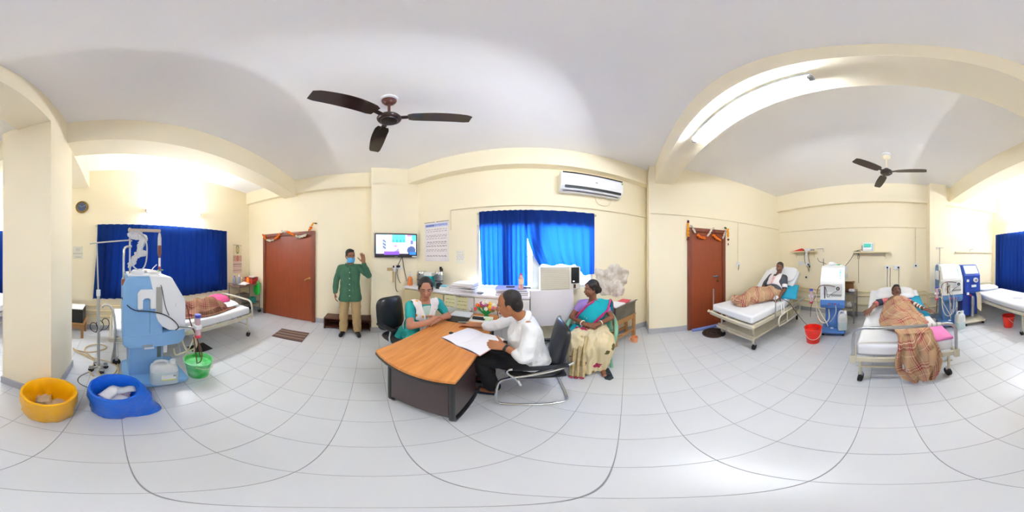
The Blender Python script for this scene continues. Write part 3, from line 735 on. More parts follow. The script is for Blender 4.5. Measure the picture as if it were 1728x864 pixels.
# ---------------------------------------------------------------- desk
m_wood = mat('orange_teak_laminate', 'd8924e', .38, col2='c27c3c', vs_=3.2, stretch=(14, 1.2, 1), spec=.4)
m_band = mat('black_edge_band', '1d1815', .4); m_mod = mat('dark_brown_panel', '3c2a2b', .35, var=.1)
t = thing('office_desk', 'teak laminate desk with dark panels between the seated woman and man', 'desk', W(-.66, 1.4), WR)
poly = [(-.32, .67), (.31, .67), (.315, -.66)]+[(.315-.635*u, -.665-.045*math.sin(u*PI)) for u in (.15, .3, .45, .6, .75, .9)]+[(-.32, -.66)]
obj('desk_top', G().prism(poly, .026, T3((0, 0, .726))), m_wood, t, bev=.003)
obj('edge_band', G().prism([(x*1.004, y*1.003) for x, y in poly], .022, T3((0, 0, .7035))), m_band, t)
obj('modesty_panel', G().box(-.255, .225, -.56, -.54, .10, .70), m_mod, t)
obj('side_panel', G().box(.235, .253, -.53, -.13, .10, .70), m_mod, t)
obj('side_panel', G().box(-.275, -.257, -.53, .55, .10, .70), m_mod, t)
obj('drawer_unit', G().box(-.25, -.0, .10, .55, .34, .70), m_mod, t)
for sx in (-.275, .245):
    obj('leg_tube', G().tube([(sx, -.55, .70), (sx, -.55, .10), (sx, -.545, .045), (sx, -.50, .022), (sx, -.30, .022), (sx, -.18, .022), (sx, -.12, .05), (sx, -.12, .12)], .021, 10, smooth=1), m_black, t, smooth=True)
    obj('leg_tube', G().tube([(sx, .56, .70), (sx, .56, .02)], .021, 10), m_black, t, smooth=True)
for sx in (-.275, .245): obj('foot_plate', G().box(sx-.018, sx+.018, -.535, -.50, .001, .012), m_steel, t)
DZ = .7525
def ond(s, d, z=0): return W(s, d, DZ+z)
# open register, papers, tray, phone, flowers, pen
t = thing('register', 'large open register of white ruled pages on the desk', 'book', ond(-.465, 1.335), WR-.40)
obj('cover', G().box(-.215, .235, -.175, .175, .0, .004), mat('pink_cover', 'd8a59c', .6), t)
for k, (a, b) in enumerate(((-.21, .0), (.0, .23))):
    g = G(); g.grid(lambda u, v, a=a, b=b: (a+(b-a)*u, -.17+.34*v, .005+.012*math.sin(u*PI)+.001), 10, 2); g.grid(lambda u, v, a=a, b=b: (a+(b-a)*u, -.17+.34*v, .004), 10, 2)
    obj('page', g, mp[0], t, smooth=True)
obj('binder_clip', G().box(-.235, -.205, -.06, -.03, .0, .02), m_black, t, bev=.003)
o = obj('black_folder', G().box(-.12, .12, -.09, .09, 0, .012), m_black, bev=.004); place(o, ond(-.78, 1.765), WR+.05); tag(o, 'black folder lying flat on the desk under the pale papers', 'folder')
o = obj('loose_papers', G().box(-.13, .13, -.09, .09, 0, .018, T=T3((0, 0, 0), .06)), mat('bluish_paper', 'dfe8f0', .6), bev=.002); place(o, ond(-.81, 1.955), WR); tag(o, 'stack of pale bluish papers on the desk by the cabinet', 'papers')
t = thing('pen_tray', 'shallow white plastic tray holding dark things on the desk', 'tray', ond(-.52, 1.85), WR+.06)
g = G(); g.box(-.13, .13, -.08, .08, 0, .006).box(-.13, .13, -.08, -.072, .006, .022).box(-.13, .13, .072, .08, .006, .022).box(-.13, -.122, -.08, .08, .006, .022).box(.122, .13, -.08, .08, .006, .022)
obj('tray_body', g, m_white, t, bev=.003); obj('tray_lining', G().box(.03, .12, -.068, .068, .0065, .01), mat('green_print', '9fd49a', .6, col2='e8eed0', vs_=30), t)
o = obj('black_stapler', G().box(-.075, .075, -.022, .022, 0, .014).box(-.075, .06, -.02, .02, .018, .034), m_black, bev=.006); place(o, ond(-.555, 1.845, .0075), WR-.05); tag(o, 'black stapler lying in the white pen tray', 'stapler')
t = thing('artificial_flowers', 'colourful artificial flower bunch standing at the back of the desk', 'flowers', ond(-.50, 2.0), WR)
m_stem = mat('bright_green_leaf', '1f9a4a', .5)
obj('flower_stand', G().lathe([(0, 0), (.035, 0), (.03, .012), (.012, .03), (0, .03)], n=14), m_stem, t, smooth=True)
fc = [('pink', 'd9508c'), ('orange', 'f0762c'), ('coral', 'e8584c'), ('white', 'f3efe4'), ('yellow', 'f2c51e'), ('rose', 'd6789a'), ('red', 'd8404c'), ('magenta', 'c44aa0')]
fl_ = [(-.135, .10, 2), (-.12, .145, 5), (-.095, .165, 1), (-.07, .14, 1), (-.055, .185, 7), (-.03, .165, 7), (-.035, .115, 2), (-.02, .20, 3), (.02, .205, 3), (.0, .165, 5), (.008, .12, 3), (.05, .18, 4), (.055, .145, 4), (.06, .11, 1), (.095, .165, 3), (.10, .14, 5), (.085, .09, 6), (.12, .13, 4), (.15, .135, 5), (.03, .15, 6)]
for k, (x, z, c) in enumerate(fl_):
    y = -.02+.03*math.sin(k*2.4); g = G().ell((x, y, z), (.019, .019, .017), n=8, m=5)
    for q in range(5):
        a = 2*PI*q/5+k; g.ell((x+.016*math.cos(a), y-.006, z+.016*math.sin(a)), (.012, .009, .012), n=6, m=4)
    f = obj('flower', g, mat('petal_'+fc[c][0], fc[c][1], .6), t, smooth=True)
    obj('stem', G().tube([(x, y, z), (x*.5, y*.6, .07), (0, 0, .02)], .004, 5, smooth=1), m_stem, f, smooth=True)
for sx, l in ((-1, .12), (1, .10), (-.4, .09), (.5, .085)):
    g = G(); g.rings([[(sx*l*u-.014*math.sin(u*PI+.15), -.03, .02+u*.105), (sx*l*u+.014*math.sin(u*PI+.15), -.03, .02+u*.105+.012), (sx*l*u+.014*math.sin(u*PI+.15), -.026, .02+u*.105+.012), (sx*l*u-.014*math.sin(u*PI+.15), -.026, .02+u*.105)] for u in (0, .2, .4, .6, .8, 1)])
    obj('leaf', g, m_stem, t, smooth=True)

# ---------------------------------------------------------------- chairs
m_lea = mat('black_leatherette', '1b1e24', .32, bump=.05, bs=150, coat=.15)
def cushion(name, w_, h_, th, rc, T, m, parent, bow=.0):
    """padded slab: rounded rectangle, domed both sides"""
    g = G(); n = 36; R = []
    def rr(f):
        P = []
        for k in range(n):
            a = 2*PI*k/n; c, s_ = math.cos(a), math.sin(a); e = 2/4.5
            P.append((math.copysign(abs(c)**e, c)*w_/2*f, math.copysign(abs(s_)**e, s_)*h_/2*f))
        return P
    for f, z in ((.02, -.5), (.6, -.48), (.86, -.38), (.97, -.18), (1, 0), (.97, .18), (.86, .38), (.6, .48), (.02, .5)):
        R.append([T @ Vector((x, y, z*th+bow*(x/w_*2)**2)) for x, y in rr(f)])
    return obj(name, g.rings(R), m, parent, smooth=True)
# swivel chair of the woman at the desk (faces local +y)
t = thing('office_chair', 'black leatherette swivel chair under the woman in turquoise', 'chair', W(-1.40, 1.52), WR-PI/2-.12, 'black chairs at the desk')
cushion('seat', .50, .48, .10, .1, T3((0, .0, .45)), m_lea, t)
cushion('backrest', .46, .50, .085, .1, T3((0, -.27, .72), 0, math.radians(98)), m_lea, t, bow=.05)
obj('back_bar', G().bar((0, -.22, .40), (0, -.33, .62), .07, .012, up=(0, 1, 0)), m_black, t)
for sx in (-1, 1):
    a = obj('armrest', G().bar((sx*.275, -.20, .64), (sx*.275, .14, .66), .06, .03), m_black, t, bev=.01)
    obj('arm_support', G().tube([(sx*.275, .08, .645), (sx*.285, .06, .50), (sx*.22, .03, .42)], .014, 8, smooth=1), m_chrome, a, smooth=True)
obj('gas_column', G().cyl((0, 0, .40), (0, 0, .10), .028), m_chrome, t, smooth=True)
for k in range(5):
    a = 2*PI*k/5+.3; e = Vector((.27*math.cos(a), .27*math.sin(a), .075)); b = obj('base_spoke', G().bar((0, 0, .10), e, .04, .028), m_black, t, bev=.006)
    obj('castor', G().cyl(e+Vector((-.012*math.sin(a), .012*math.cos(a), -.045)), e+Vector((.012*math.sin(a), -.012*math.cos(a), -.045)), .03), m_rubber, b, smooth=True)
# cantilever visitor chair of the man
t = thing('cantilever_chair', 'black cushioned chair on a chrome sled frame under the man in white shirt', 'chair', W(.06, 1.455), WR+PI/2, 'black chairs at the desk')
cushion('seat', .47, .46, .08, .1, T3((0, .0, .44)), m_lea, t)
cushion('backrest', .44, .50, .075, .1, T3((0, -.205, .70), 0, math.radians(102)), m_lea, t, bow=.05)
obj('seat_shell', G().box(-.2, .2, -.26, .2, .37, .40), m_black, t, bev=.01)
for sx in (-1, 1): obj('back_hook', G().bar((sx*.12, -.22, .38), (sx*.12, -.26, .55), .04, .02, up=(0, 1, 0)), m_black, t)
x = .265
loop = [(-x, -.30, .60), (-x, -.22, .55), (-x, .0, .49), (-x, .22, .43), (-x, .275, .36), (-x, .285, .12), (-x, .28, .03), (-x, .22, .0175), (-x, -.20, .0175), (-x+.03, -.255, .0175)]
loop2 = loop+[(-x+.10, -.27, .0175), (x-.10, -.27, .0175)]+[(-a, b, c) for a, b, c in reversed(loop)]
obj('sled_frame', G().tube(loop2, .0125, 10, smooth=2), m_chrome, t, smooth=True)
for sx in (-1, 1):
    a = obj('armrest', G().bar((sx*x, -.26, .575), (sx*x, .16, .56), .05, .025), m_black, t, bev=.01)
    obj('arm_loop', G().tube([(sx*x, .13, .555), (sx*x, .20, .545), (sx*x, .205, .50), (sx*x, .13, .43), (sx*x, .10, .34)], .012, 8, smooth=2), m_chrome, a, smooth=True)
# green moulded chair of the woman in the sari (faces local +y)
m_gpl = mat('green_moulded_plastic', '7fb79b', .4)
GC = W(.85, 1.98); GCR = PI+.12
t = thing('plastic_chair', 'pale green moulded plastic chair under the woman in the sari', 'chair', GC, GCR)
g = G(); g.grid(lambda u, v: (-.22+.44*u, -.22+.44*v, .40-.02*math.sin(u*PI)*math.sin(v*PI)), 8, 8); obj('seat', g, m_gpl, t, smooth=True, solid=.02)
g = G(); g.grid(lambda u, v: ((-.28+.56*u)*(1-.12*v), -.22-.10*v+.06*((u-.5)*2)**2, .40+.40*v-(.06*((u-.5)*2)**4)*v), 12, 8); obj('backrest', g, m_gpl, t, smooth=True, solid=.018)
for sx in (-1, 1):
    for sy in (-1, 1): obj('leg', G().tube([(sx*.21, sy*.20, .40), (sx*.25, sy*.24, 0)], .026, 8, rr=[.03, .02]), m_gpl, t, smooth=True)
    obj('armrest', G().tube([(sx*.27, .20, .38), (sx*.31, .19, .56), (sx*.31, .10, .61), (sx*.31, -.08, .615), (sx*.27, -.22, .66)], .026, 8, smooth=2), m_gpl, t, smooth=True)

# ---------------------------------------------------------------- wooden stand with a steel box, mug, shoe rack, mats
m_pine = mat('raw_pine', 'b98a55', .6, var=.2, vs_=5, stretch=(8, 8, 1)); m_tin = mat('dull_tin', '8d8a82', .4, metal=.85, var=.3, vs_=6)
ta = math.atan2(2.95-2.48, .145+.19)
t = thing('wooden_stand', 'raw wooden stand carrying the steel box in the corner', 'table', (-.175, 2.455, 0), ta)
for x in (.025, .535):
    for y in (.025, .195): obj('leg', G().box(x-.025, x+.025, y-.025, y+.025, 0, .46), m_pine, t, bev=.003)
for y in (.025, .195): obj('rail', G().box(.05, .51, y-.014, y+.014, .40, .47), m_pine, t); obj('stretcher', G().box(.05, .51, y-.014, y+.014, .14, .18), m_pine, t)
for x in (.025, .535): obj('end_rail', G().box(x-.014, x+.014, -.0+.05, .17, .40, .47), m_pine, t)
obj('stand_top', G().box(-.01, .56, -.01, .23, .47, .495), m_pine, t, bev=.003)
t = thing('steel_box', 'dull steel sterilising box on the wooden stand', 'box', (-.175, 2.455, .4955), ta)
obj('box_body', G().box(0, .55, 0, .215, 0, .205), m_tin, t, bev=.004); obj('lid', G().box(-.006, .556, -.006, .221, .207, .235), m_tin, t, bev=.004)
obj('lid_handle', G().tube([(.57, .05, .21), (.63, .06, .215), (.69, .05, .215)], .009, 8), m_black, t, smooth=True)
o = obj('paper_sheets', G().box(-.14, .14, -.11, .11, 0, .02, T=T3((0, 0, 0), .1)), mp[0]); place(o, (-.19+.15*math.cos(ta)-.11*math.sin(ta), 2.455+.15*math.sin(ta)+.11*math.cos(ta), .731), ta); tag(o, 'thick white paper sheets on the steel box', 'papers')
o = obj('red_folder', G().box(-.11, .11, -.09, .09, 0, .012), mat('red_folder', 'd9485c', .5), bev=.003); place(o, (-.19+.42*math.cos(ta)-.13*math.sin(ta), 2.455+.42*math.sin(ta)+.13*math.cos(ta), .731), ta+.2); tag(o, 'pinkish red folder on the corner of the steel box', 'folder')
o = obj('small_card', G().box(-.05, .05, -.035, .035, 0, .004), mp[0]); place(o, (-.19+.47*math.cos(ta)-.05*math.sin(ta), 2.48+.47*math.sin(ta)+.05*math.cos(ta), .731), ta-.3); tag(o, 'small white card in front of the red folder', 'card')
t = thing('plastic_mug', 'peach plastic mug on the floor beside the wooden stand', 'mug', (.12, 2.68, 0))
obj('mug_body', G().lathe([(0, 0), (.052, .0), (.058, .10), (.061, .102), (.055, .10), (.048, .006), (0, .006)], n=20), mat('peach_plastic', 'f0a878', .4), t, smooth=True)
obj('mug_handle', G().tube([(-.055, 0, .085), (-.085, 0, .075), (-.085, 0, .035), (-.052, 0, .025)], .008, 8, smooth=1), MC['peach_plastic'], t, smooth=True)
m_dkw = mat('dark_walnut_board', '55291b', .42, var=.12, vs_=4, stretch=(1, 6, 6))
t = thing('shoe_rack', 'low dark brown open shoe rack behind the standing man', 'rack', (-3.405, -.935, 0))
obj('top_board', G().box(0, .29, 0, .92, .235, .26), m_dkw, t, bev=.003)
obj('shelf_board', G().box(.0, .27, .02, .90, .035, .055), m_dkw, t)
for y in (.01, .46, .91): obj('upright', G().box(0, .28, y-.011, y+.011, 0, .235), m_dkw, t)
obj('back_board', G().box(0, .01, .02, .90, .055, .235), m_dkw, t)
m_mat = mat('striped_doormat', '8a7466', .95, bump=.6, bs=160)
t = thing('door_mat', 'striped woven doormat on the floor before the wide brown door', 'mat', (-2.59, -1.39, 0), math.radians(4))
obj('mat_base', G().box(-.20, .20, -.285, .285, 0, .008), mat('dark_mat', '594a42', .95, bump=.5, bs=120), t)
for k in range(7): obj('mat_stripe', G().box(-.18+k*.054, -.15+k*.054, -.28, .28, .008, .013), mat('tan_mat' if k % 2 else 'plum_mat', 'a18c78' if k % 2 else '7d5a58', .95, bump=.5, bs=150), t)
t = thing('round_mat', 'round dark brown woven mat beside the narrow door', 'mat', (1.53, 2.61, 0))
g = G()
for k in range(6): obj('braid_ring', G().tube([((.03+.034*k)*math.cos(2*PI*i/28), (.03+.034*k)*math.sin(2*PI*i/28), .008) for i in range(28)], .017, 6, closed=True), mat('brown_coir' if k % 2 else 'dark_coir', '4a3630' if k % 2 else '38281f', .95, bump=.7, bs=90), t, smooth=True)
t = thing('draught_roll', 'rolled blue cloth lying along the foot of the narrow door', 'cloth', (1.20, NY-.12, .0))
obj('roll', G().tube([(0, 0, .035), (.25, -.01, .035), (.5, .0, .035), (.76, .02, .035)], .035, 12, rr=[.03, .036, .035, .032], smooth=2), mat('blue_roll_cloth', '7d8fd0', .9), t, smooth=True)
# ---------------------------------------------------------------- people
def frame(f, u=(0, 0, 1)):
    f = Vector(f).normalized(); r = f.cross(Vector(u)).normalized(); u2 = r.cross(f).normalized()
    return Matrix(((r.x, f.x, u2.x), (r.y, f.y, u2.y), (r.z, f.z, u2.z)))
def head_g(g, c, R, k=1.0):
    c = Vector(c); E = lambda p, r: g.ell(c+R @ (Vector(p)*k), [q*k for q in r], R, 16, 10)
    E((0, -.014, .035), (.074, .093, .082)); E((0, .018, -.025), (.064, .072, .082)); E((0, .042, -.082), (.036, .034, .028))
    E((0, .06, .022), (.052, .026, .014)); E((.033, .058, -.028), (.025, .022, .022)); E((-.033, .058, -.028), (.025, .022, .022))
    E((0, .078, -.060), (.025, .015, .012)); E((0, .02, -.06), (.052, .045, .035))
    g.cap(c+R @ Vector((0, .082, .008))*k, c+R @ Vector((0, .103, -.028))*k, .008*k, .0135*k)
    E((.013, .088, -.032), (.009, .01, .007)); E((-.013, .088, -.032), (.009, .01, .007))
    for s in (-1, 1): E((s*.073, -.008, -.008), (.011, .02, .03))
def face_parts(root, c, R, k=1.0, lips='7a4238', brow='1d1512', mask=False, glasses=None, lids=False):
    c = Vector(c); at = lambda p: c+R @ (Vector(p)*k)
    me = mat('eye_white', 'bfb4aa', .3); mi = mat('eye_dark', '1a100c', .2)
    for s in (-1, 1):
        e = obj('eye', G().ell(at((s*.029, .0755, .003)), (.013*k, .007*k, (.003 if lids else .0045)*k), R, 10, 6), me, root, smooth=True)
        obj('iris', G().ell(at((s*.029, .0805, .003)), (.0078*k, .003*k, (.0028 if lids else .0046)*k), R, 8, 5), mi, e, smooth=True)
        obj('eyebrow', G().tube([at((s*.014, .086, .021)), at((s*.03, .085, .026)), at((s*.047, .074, .021))], .0032*k, 6), mat('brow_'+brow, brow, .8), root, smooth=True)
    if not mask:
        obj('lips', G().tube([at((-.022, .082, -.060)), at((-.008, .091, -.0585)), at((.008, .091, -.0585)), at((.022, .082, -.060))], .0055*k, 8), mat('lips_'+lips, lips, .5), root, smooth=True)
    else:
        g = G().grid(lambda u, v: at(((u-.5)*.142, .112-.25*(u-.5)**2*(1+.0*v)-.012*(2*v-1)**2-.02*abs(u-.5)*0-.028*(1-v)*(1 if v < .5 else .6), -.108+v*.092-.012*abs(u-.5)*2)), 14, 8)
        o = obj('face_mask', g, mat('blue_mask', '5fb4e8', .8), root, smooth=True, solid=.003)
        for s in (-1, 1): obj('mask_loop', G().tube([at((s*.070, .045, -.025)), at((s*.078, .0, .0)), at((s*.072, .04, -.095))], .0018, 5), m_white, o)
    if glasses:
        go = None
        for s in (-1, 1):
            q = obj('spectacle_rim', G().tube([at((s*.030+.023*math.cos(a), .098-.006*abs(math.cos(a)), .002+.0175*math.sin(a))) for a in [2*PI*i/20 for i in range(20)]], .0016*k, 5, closed=True), glasses, root, smooth=True)
            obj('temple', G().tube([at((s*.053, .09, .004)), at((s*.076, .03, .004)), at((s*.078, -.01, .0))], .0016*k, 5), glasses, q)
def hair_g(c, R, k=1.0, style='short'):
    g = G(); c = Vector(c); E = lambda p, r: g.ell(c+R @ (Vector(p)*k), [q*k for q in r], R, 18, 12)
    if style == 'short':
        E((0, -.024, .052), (.0775, .093, .076)); E((0, -.06, .0), (.070, .056, .075)); E((0, .03, .095), (.055, .042, .025))
        for s in (-1, 1): E((s*.066, -.005, .03), (.012, .035, .04))
    elif style == 'crop':
        E((0, -.024, .052), (.0755, .090, .072)); E((0, -.055, .005), (.068, .056, .065))
        for s in (-1, 1): E((s*.066, -.012, .03), (.010, .03, .035))
    elif style == 'recede':
        E((0, -.034, .048), (.0785, .090, .078)); E((0, -.065, -.01), (.070, .056, .075))
        for s in (-1, 1): E((s*.068, -.015, .02), (.011, .034, .045))
    elif style == 'bun':
        E((0, -.029, .050), (.080, .0935, .082)); E((0, -.07, .0), (.074, .06, .085)); E((0, -.115, -.03), (.05, .045, .05))
        for s in (-1, 1): E((s*.060, .012, .056), (.022, .045, .034)); E((s*.069, -.012, .012), (.012, .028, .045))
    return g
def hand_g(g, wr, d, pn, thumb, curl=.5, k=1.0, spread=.0215):
    """palm, four fingers and a thumb; d towards the fingertips, pn out of the palm, thumb = +-1"""
    wr = Vector(wr); d = Vector(d).normalized(); pn = Vector(pn); pn = (pn-d*pn.dot(d)).normalized(); lat = d.cross(pn).normalized()*thumb
    for i in range(4): g.cap(wr+lat*((1.5-i)*.012*k), wr+d*.082*k+lat*((1.5-i)*spread*k), .017*k, .0125*k, 8)
    for i, L in enumerate((.068, .077, .071, .056)):
        p = wr+d*.085*k+lat*((1.5-i)*spread*k)+lat*0; dd = (d+lat*(1.5-i)*.05).normalized()
        for j, f in enumerate((.45, .32, .23)):
            a = curl*(.55 if j == 0 else .9); dd = (dd*math.cos(a)+pn*math.sin(a)).normalized()
            pn2 = (pn-dd*pn.dot(dd)); q = p+dd*L*f*k*1.25; g.cap(p, q, (.0098-.0009*j)*k, (.0092-.0009*j)*k, 8); p = q
    p = wr+d*.022*k+lat*.026*k; dd = (d*.62+lat*.72+pn*.25).normalized()
    for j, f in enumerate((.042, .034, .026)):
        q = p+dd*f*k; g.cap(p, q, (.0135-.0015*j)*k, (.012-.0015*j)*k, 8); p = q; dd = (dd+d*.25+pn*curl*.35).normalized()
def torso_g(g, hl, hr, sl, sr, prof, bend=0.0, n=20):
    """elliptic sections up the spine; prof = [(t, half width, half depth)]"""
    hl, hr, sl, sr = map(Vector, (hl, hr, sl, sr)); P0 = (hl+hr)/2; P1 = (sl+sr)/2; up = (P1-P0).normalized(); R = []
    l0 = (hr-hl).normalized(); l1 = (sr-sl).normalized(); f0 = up.cross(l0).normalized(); fw = f0
    for t, a, b in prof:
        l = l0.lerp(l1, min(max(t, 0), 1)).normalized(); f = up.cross(l).normalized(); tt = min(max(t, 0), 1)
        c = P0+(P1-P0)*t-f*bend*4*tt*(1-tt)
        ring = []
        for k in range(n):
            th = 2*PI*k/n; cx, sx = math.cos(th), math.sin(th); e = .85
            ring.append(c+l*(math.copysign(abs(cx)**e, cx)*a)+f*(math.copysign(abs(sx)**e, sx)*b))
        R.append(ring)
    return g.rings(R)
BODY = [(-.16, .05, .05), (-.12, .13, .10), (0, .155, .11), (.25, .145, .105), (.5, .135, .10), (.75, .155, .11), (.92, .15, .10), (1.02, .115, .08), (1.10, .065, .06), (1.15, .045, .045)]
def grow(prof, dx, dy=None, t0=None, t1=None):
    dy = dx if dy is None else dy
    return [(t, a+dx, b+dy) for t, a, b in prof if (t0 is None or t >= t0) and (t1 is None or t <= t1)]
def body_g(J, k=1.0, hands=True):
    g = G(); torso_g(g, J['hL'], J['hR'], J['sL'], J['sR'], [(t, a*k, b*k) for t, a, b in BODY], J.get('bend', 0))
    R = J['R']; hd_ = Vector(J['head']); nb = (Vector(J['sL'])+Vector(J['sR']))/2+Vector((0, 0, .04))
    g.cap(nb, hd_+R @ Vector((0, -.025, -.055))*k, .056*k, .05*k); head_g(g, hd_, R, k)
    for s in 'LR':
        sh, el, wr = J['s'+s], J['e'+s], J['w'+s]; g.chain([nb.lerp(Vector(sh), .5), sh, el], [.045*k, .048*k, .040*k]); g.cap(el, wr, .040*k, .0265*k)
        h = J.get('hand'+s)
        if h: hand_g(g, wr, h[0], h[1], h[2], h[3], k)
        if 'k'+s in J:
            hp, kn, an = J['h'+s], J['k'+s], J['a'+s]; g.cap(hp, kn, .082*k, .056*k); g.chain([kn, Vector(kn).lerp(Vector(an), .35), an], [.054*k, .052*k, .035*k])
            to = J.get('t'+s)
            if to: g.cap(an, Vector(an)+Vector((0, 0, -.03)), .036*k, .036*k); g.cap(Vector(an)+Vector((0, 0, -.045)), to, .034*k, .027*k)
    return g
def folds(amp=.009, sc_=9.0, st=(1.0, 1.0, .45)):
    """soft creases pressed into a garment"""
    def fn(me):
        N = [v.normal.copy() for v in me.vertices]
        for v, n in zip(me.vertices, N):
            p = Vector((v.co.x*st[0], v.co.y*st[1], v.co.z*st[2]))*sc_
            q = p+Vector((noise.noise(p*.6), noise.noise(p*.6+Vector((5, 2, 1))), noise.noise(p*.6+Vector((1, 7, 3)))))*.9
            r = 1-abs(noise.noise(q))*2.2; v.co += n*amp*(r*.8+.5*noise.noise(p*2.3))
    return fn
def skin(h): return mat('skin_'+h, h, .5, spec=.35, var=.06, vs_=9)
m_hair = mat('black_hair', '17120f', .55, bump=.4, bs=120, stretch=(1, 1, .25))
def floral(name, base, spots, sc_=14, thr=.34):
    """cloth with scattered printed blossoms"""
    m = bpy.data.materials.new(name); m.use_nodes = True; MC[name] = m; nt = m.node_tree; N = nt.nodes.new; L = nt.links.new
    p = nt.nodes['Principled BSDF']; p.inputs['Roughness'].default_value = .9; p.inputs['Specular IOR Level'].default_value = .15
    tc = N('ShaderNodeTexCoord'); vo = N('ShaderNodeTexVoronoi'); vo.inputs['Scale'].default_value = sc_; L(tc.outputs['Object'], vo.inputs['Vector'])
    ns = N('ShaderNodeTexNoise'); ns.inputs['Scale'].default_value = sc_*4; L(tc.outputs['Object'], ns.inputs['Vector'])
    ad = N('ShaderNodeMath'); ad.operation = 'MULTIPLY_ADD'; ad.inputs[1].default_value = .35; L(ns.outputs['Fac'], ad.inputs[0]); L(vo.outputs['Distance'], ad.inputs[2])
    lt = N('ShaderNodeMath'); lt.operation = 'LESS_THAN'; lt.inputs[1].default_value = thr+.17; L(ad.outputs[0], lt.inputs[0])
    sp = N('ShaderNodeSeparateColor'); L(vo.outputs['Color'], sp.inputs[0]); r = N('ShaderNodeValToRGB'); r.color_ramp.interpolation = 'CONSTANT'; cr = r.color_ramp
    cr.elements[0].color = lin(spots[0]); cr.elements[1].position = 1/len(spots); cr.elements[1].color = lin(spots[1])
    for i, s in enumerate(spots[2:]): e = cr.elements.new((i+2)/len(spots)); e.color = lin(s)
    L(sp.outputs[0], r.inputs[0]); mx = N('ShaderNodeMix'); mx.data_type = 'RGBA'; L(lt.outputs[0], mx.inputs[0]); mx.inputs[6].default_value = lin(base); L(r.outputs[0], mx.inputs[7]); L(mx.outputs[2], p.inputs['Base Color'])
    return m
def strap(name, path, wid, m, parent, nrm, th=.008, wrap=None, uv=None, off=.009):
    """a band of cloth laid along a path; nrm(i) = outward direction"""
    P = [Vector(q) for q in path]; n = len(P)
    def fn(u, v):
        f = u*(n-1); i = min(int(f), n-2); q = P[i].lerp(P[i+1], f-i); d = (P[i+1]-P[i]).normalized()
        a = Vector(nrm[i]).lerp(Vector(nrm[i+1]), f-i).normalized(); s = d.cross(a).normalized()
        w_ = wid[i]+(wid[i+1]-wid[i])*(f-i); x = v*2-1
        return q+s*x*w_/2+a*(.006*math.sin(v*9+u*5)-.012*x*x)
    o = obj(name, G().grid(fn, (n-1)*6, 8, uv=uv), m, parent, smooth=True, solid=0 if wrap else th)
    if wrap:
        w_ = o.modifiers.new('wrap', 'SHRINKWRAP'); w_.target = wrap; w_.wrap_method = 'NEAREST_SURFACEPOINT'; w_.wrap_mode = 'ABOVE_SURFACE'; w_.offset = off
        d = o.modifiers.new('smooth', 'SMOOTH'); d.iterations = 2; d = o.modifiers.new('solid', 'SOLIDIFY'); d.thickness = th; d.offset = 0
    return o

# --- the standing man, one arm raised
root = thing('person', 'standing man in green shirt, beige trousers and blue face mask, one hand raised', 'person', (-2.965, -.385, 0), -PI/2+.06)
J = dict(hL=(-.09, 0, .86), hR=(.09, 0, .86), sL=(-.175, 0, 1.335), sR=(.175, 0, 1.325), head=(-.005, .03, 1.548), R=frame((-.42, .9, -.06)),
         eR=(.262, -.03, 1.09), wR=(.272, .05, .865), eL=(-.33, .07, 1.205), wL=(-.245, .16, 1.43),
         kL=(-.115, .02, .46), kR=(.115, .02, .46), aL=(-.13, -.02, .085), aR=(.13, -.02, .085), tL=(-.165, .15, .03), tR=(.16, .15, .03),
         handR=((-.03, .15, -1), (-1, -.2, 0), 1, .55), handL=((.10, .10, 1), (.6, .8, 0), -1, .25))
J['handR'] = ((-.03, .15, -1), (-1, -.2, 0), -1, .55)
sk = skin('9c6a4c')
blob('body', body_g(J, 1.03), sk, root, .006, 1)
blob('hair', hair_g(J['head'], J['R'], 1.06, 'short'), m_hair, root, .006, 2)
face_parts(root, J['head'], J['R'], 1.03, mask=True, glasses=m_black)
m_shirt = mat('green_shirt_cotton', '3d6b50', .85, bump=.25, bs=14, var=.12, vs_=6)
g = torso_g(G(), J['hL'], J['hR'], J['sL'], J['sR'], [(-.30, .205, .135), (-.27, .21, .14), (-.1, .20, .145), (.2, .185, .14), (.5, .175, .135), (.8, .18, .132), (.93, .165, .115), (1.03, .12, .09), (1.10, .075, .07), (1.13, .06, .06)])
for s in 'LR':
    sh = Vector(J['s'+s]); g.chain([sh.lerp(Vector((0, 0, 1.38)), .45), sh, J['e'+s]], [.05, .062, .054]); g.cap(J['e'+s], Vector(J['e'+s]).lerp(Vector(J['w'+s]), .9), .054, .042)
sh_ = blob('shirt', g, m_shirt, root, .009, 4, post=folds(.010, 8, (1, 1, .6)))
for s in (-1, 1): obj('collar', G().prism([(0, 0), (s*.075, .045), (s*.085, .0), (s*.03, -.055)], .008, T3((0, .10, 1.385), 0, math.radians(68))), m_shirt, sh_, bev=.003)
obj('placket', G().grid(lambda u, v: ((u-.5)*.032+.0, .148-.03*max(0, v-.72)/.28-.006*(1-v), .74+v*.60), 2, 10), m_shirt, sh_, smooth=True, solid=.004)
for k in range(5): obj('button', G().cyl((0, .140-.002*k, .84+k*.105), (0, .158-.001*k-.01*(k > 3), .84+k*.105), .008, n=8), m_white, sh_)
obj('pocket', G().box(-.14, -.045, .124, .142, 1.12, 1.23), m_shirt, sh_, bev=.004)
g = torso_g(G(), J['hL'], J['hR'], J['sL'], J['sR'], [(-.2, .12, .10), (-.1, .17, .12), (.05, .165, .12), (.2, .15, .11)])
for s in 'LR':
    hp, kn, an = J['h'+s], J['k'+s], J['a'+s]; g.cap(hp, kn, .10, .082); g.cap(kn, Vector(an)+Vector((0, .0, -.0)), .08, .072)
blob('trousers', g, mat('beige_trouser_cloth', 'b59a6d', .85, bump=.25, bs=12), root, .009, 3, post=folds(.009, 9, (1, 1, 1)))
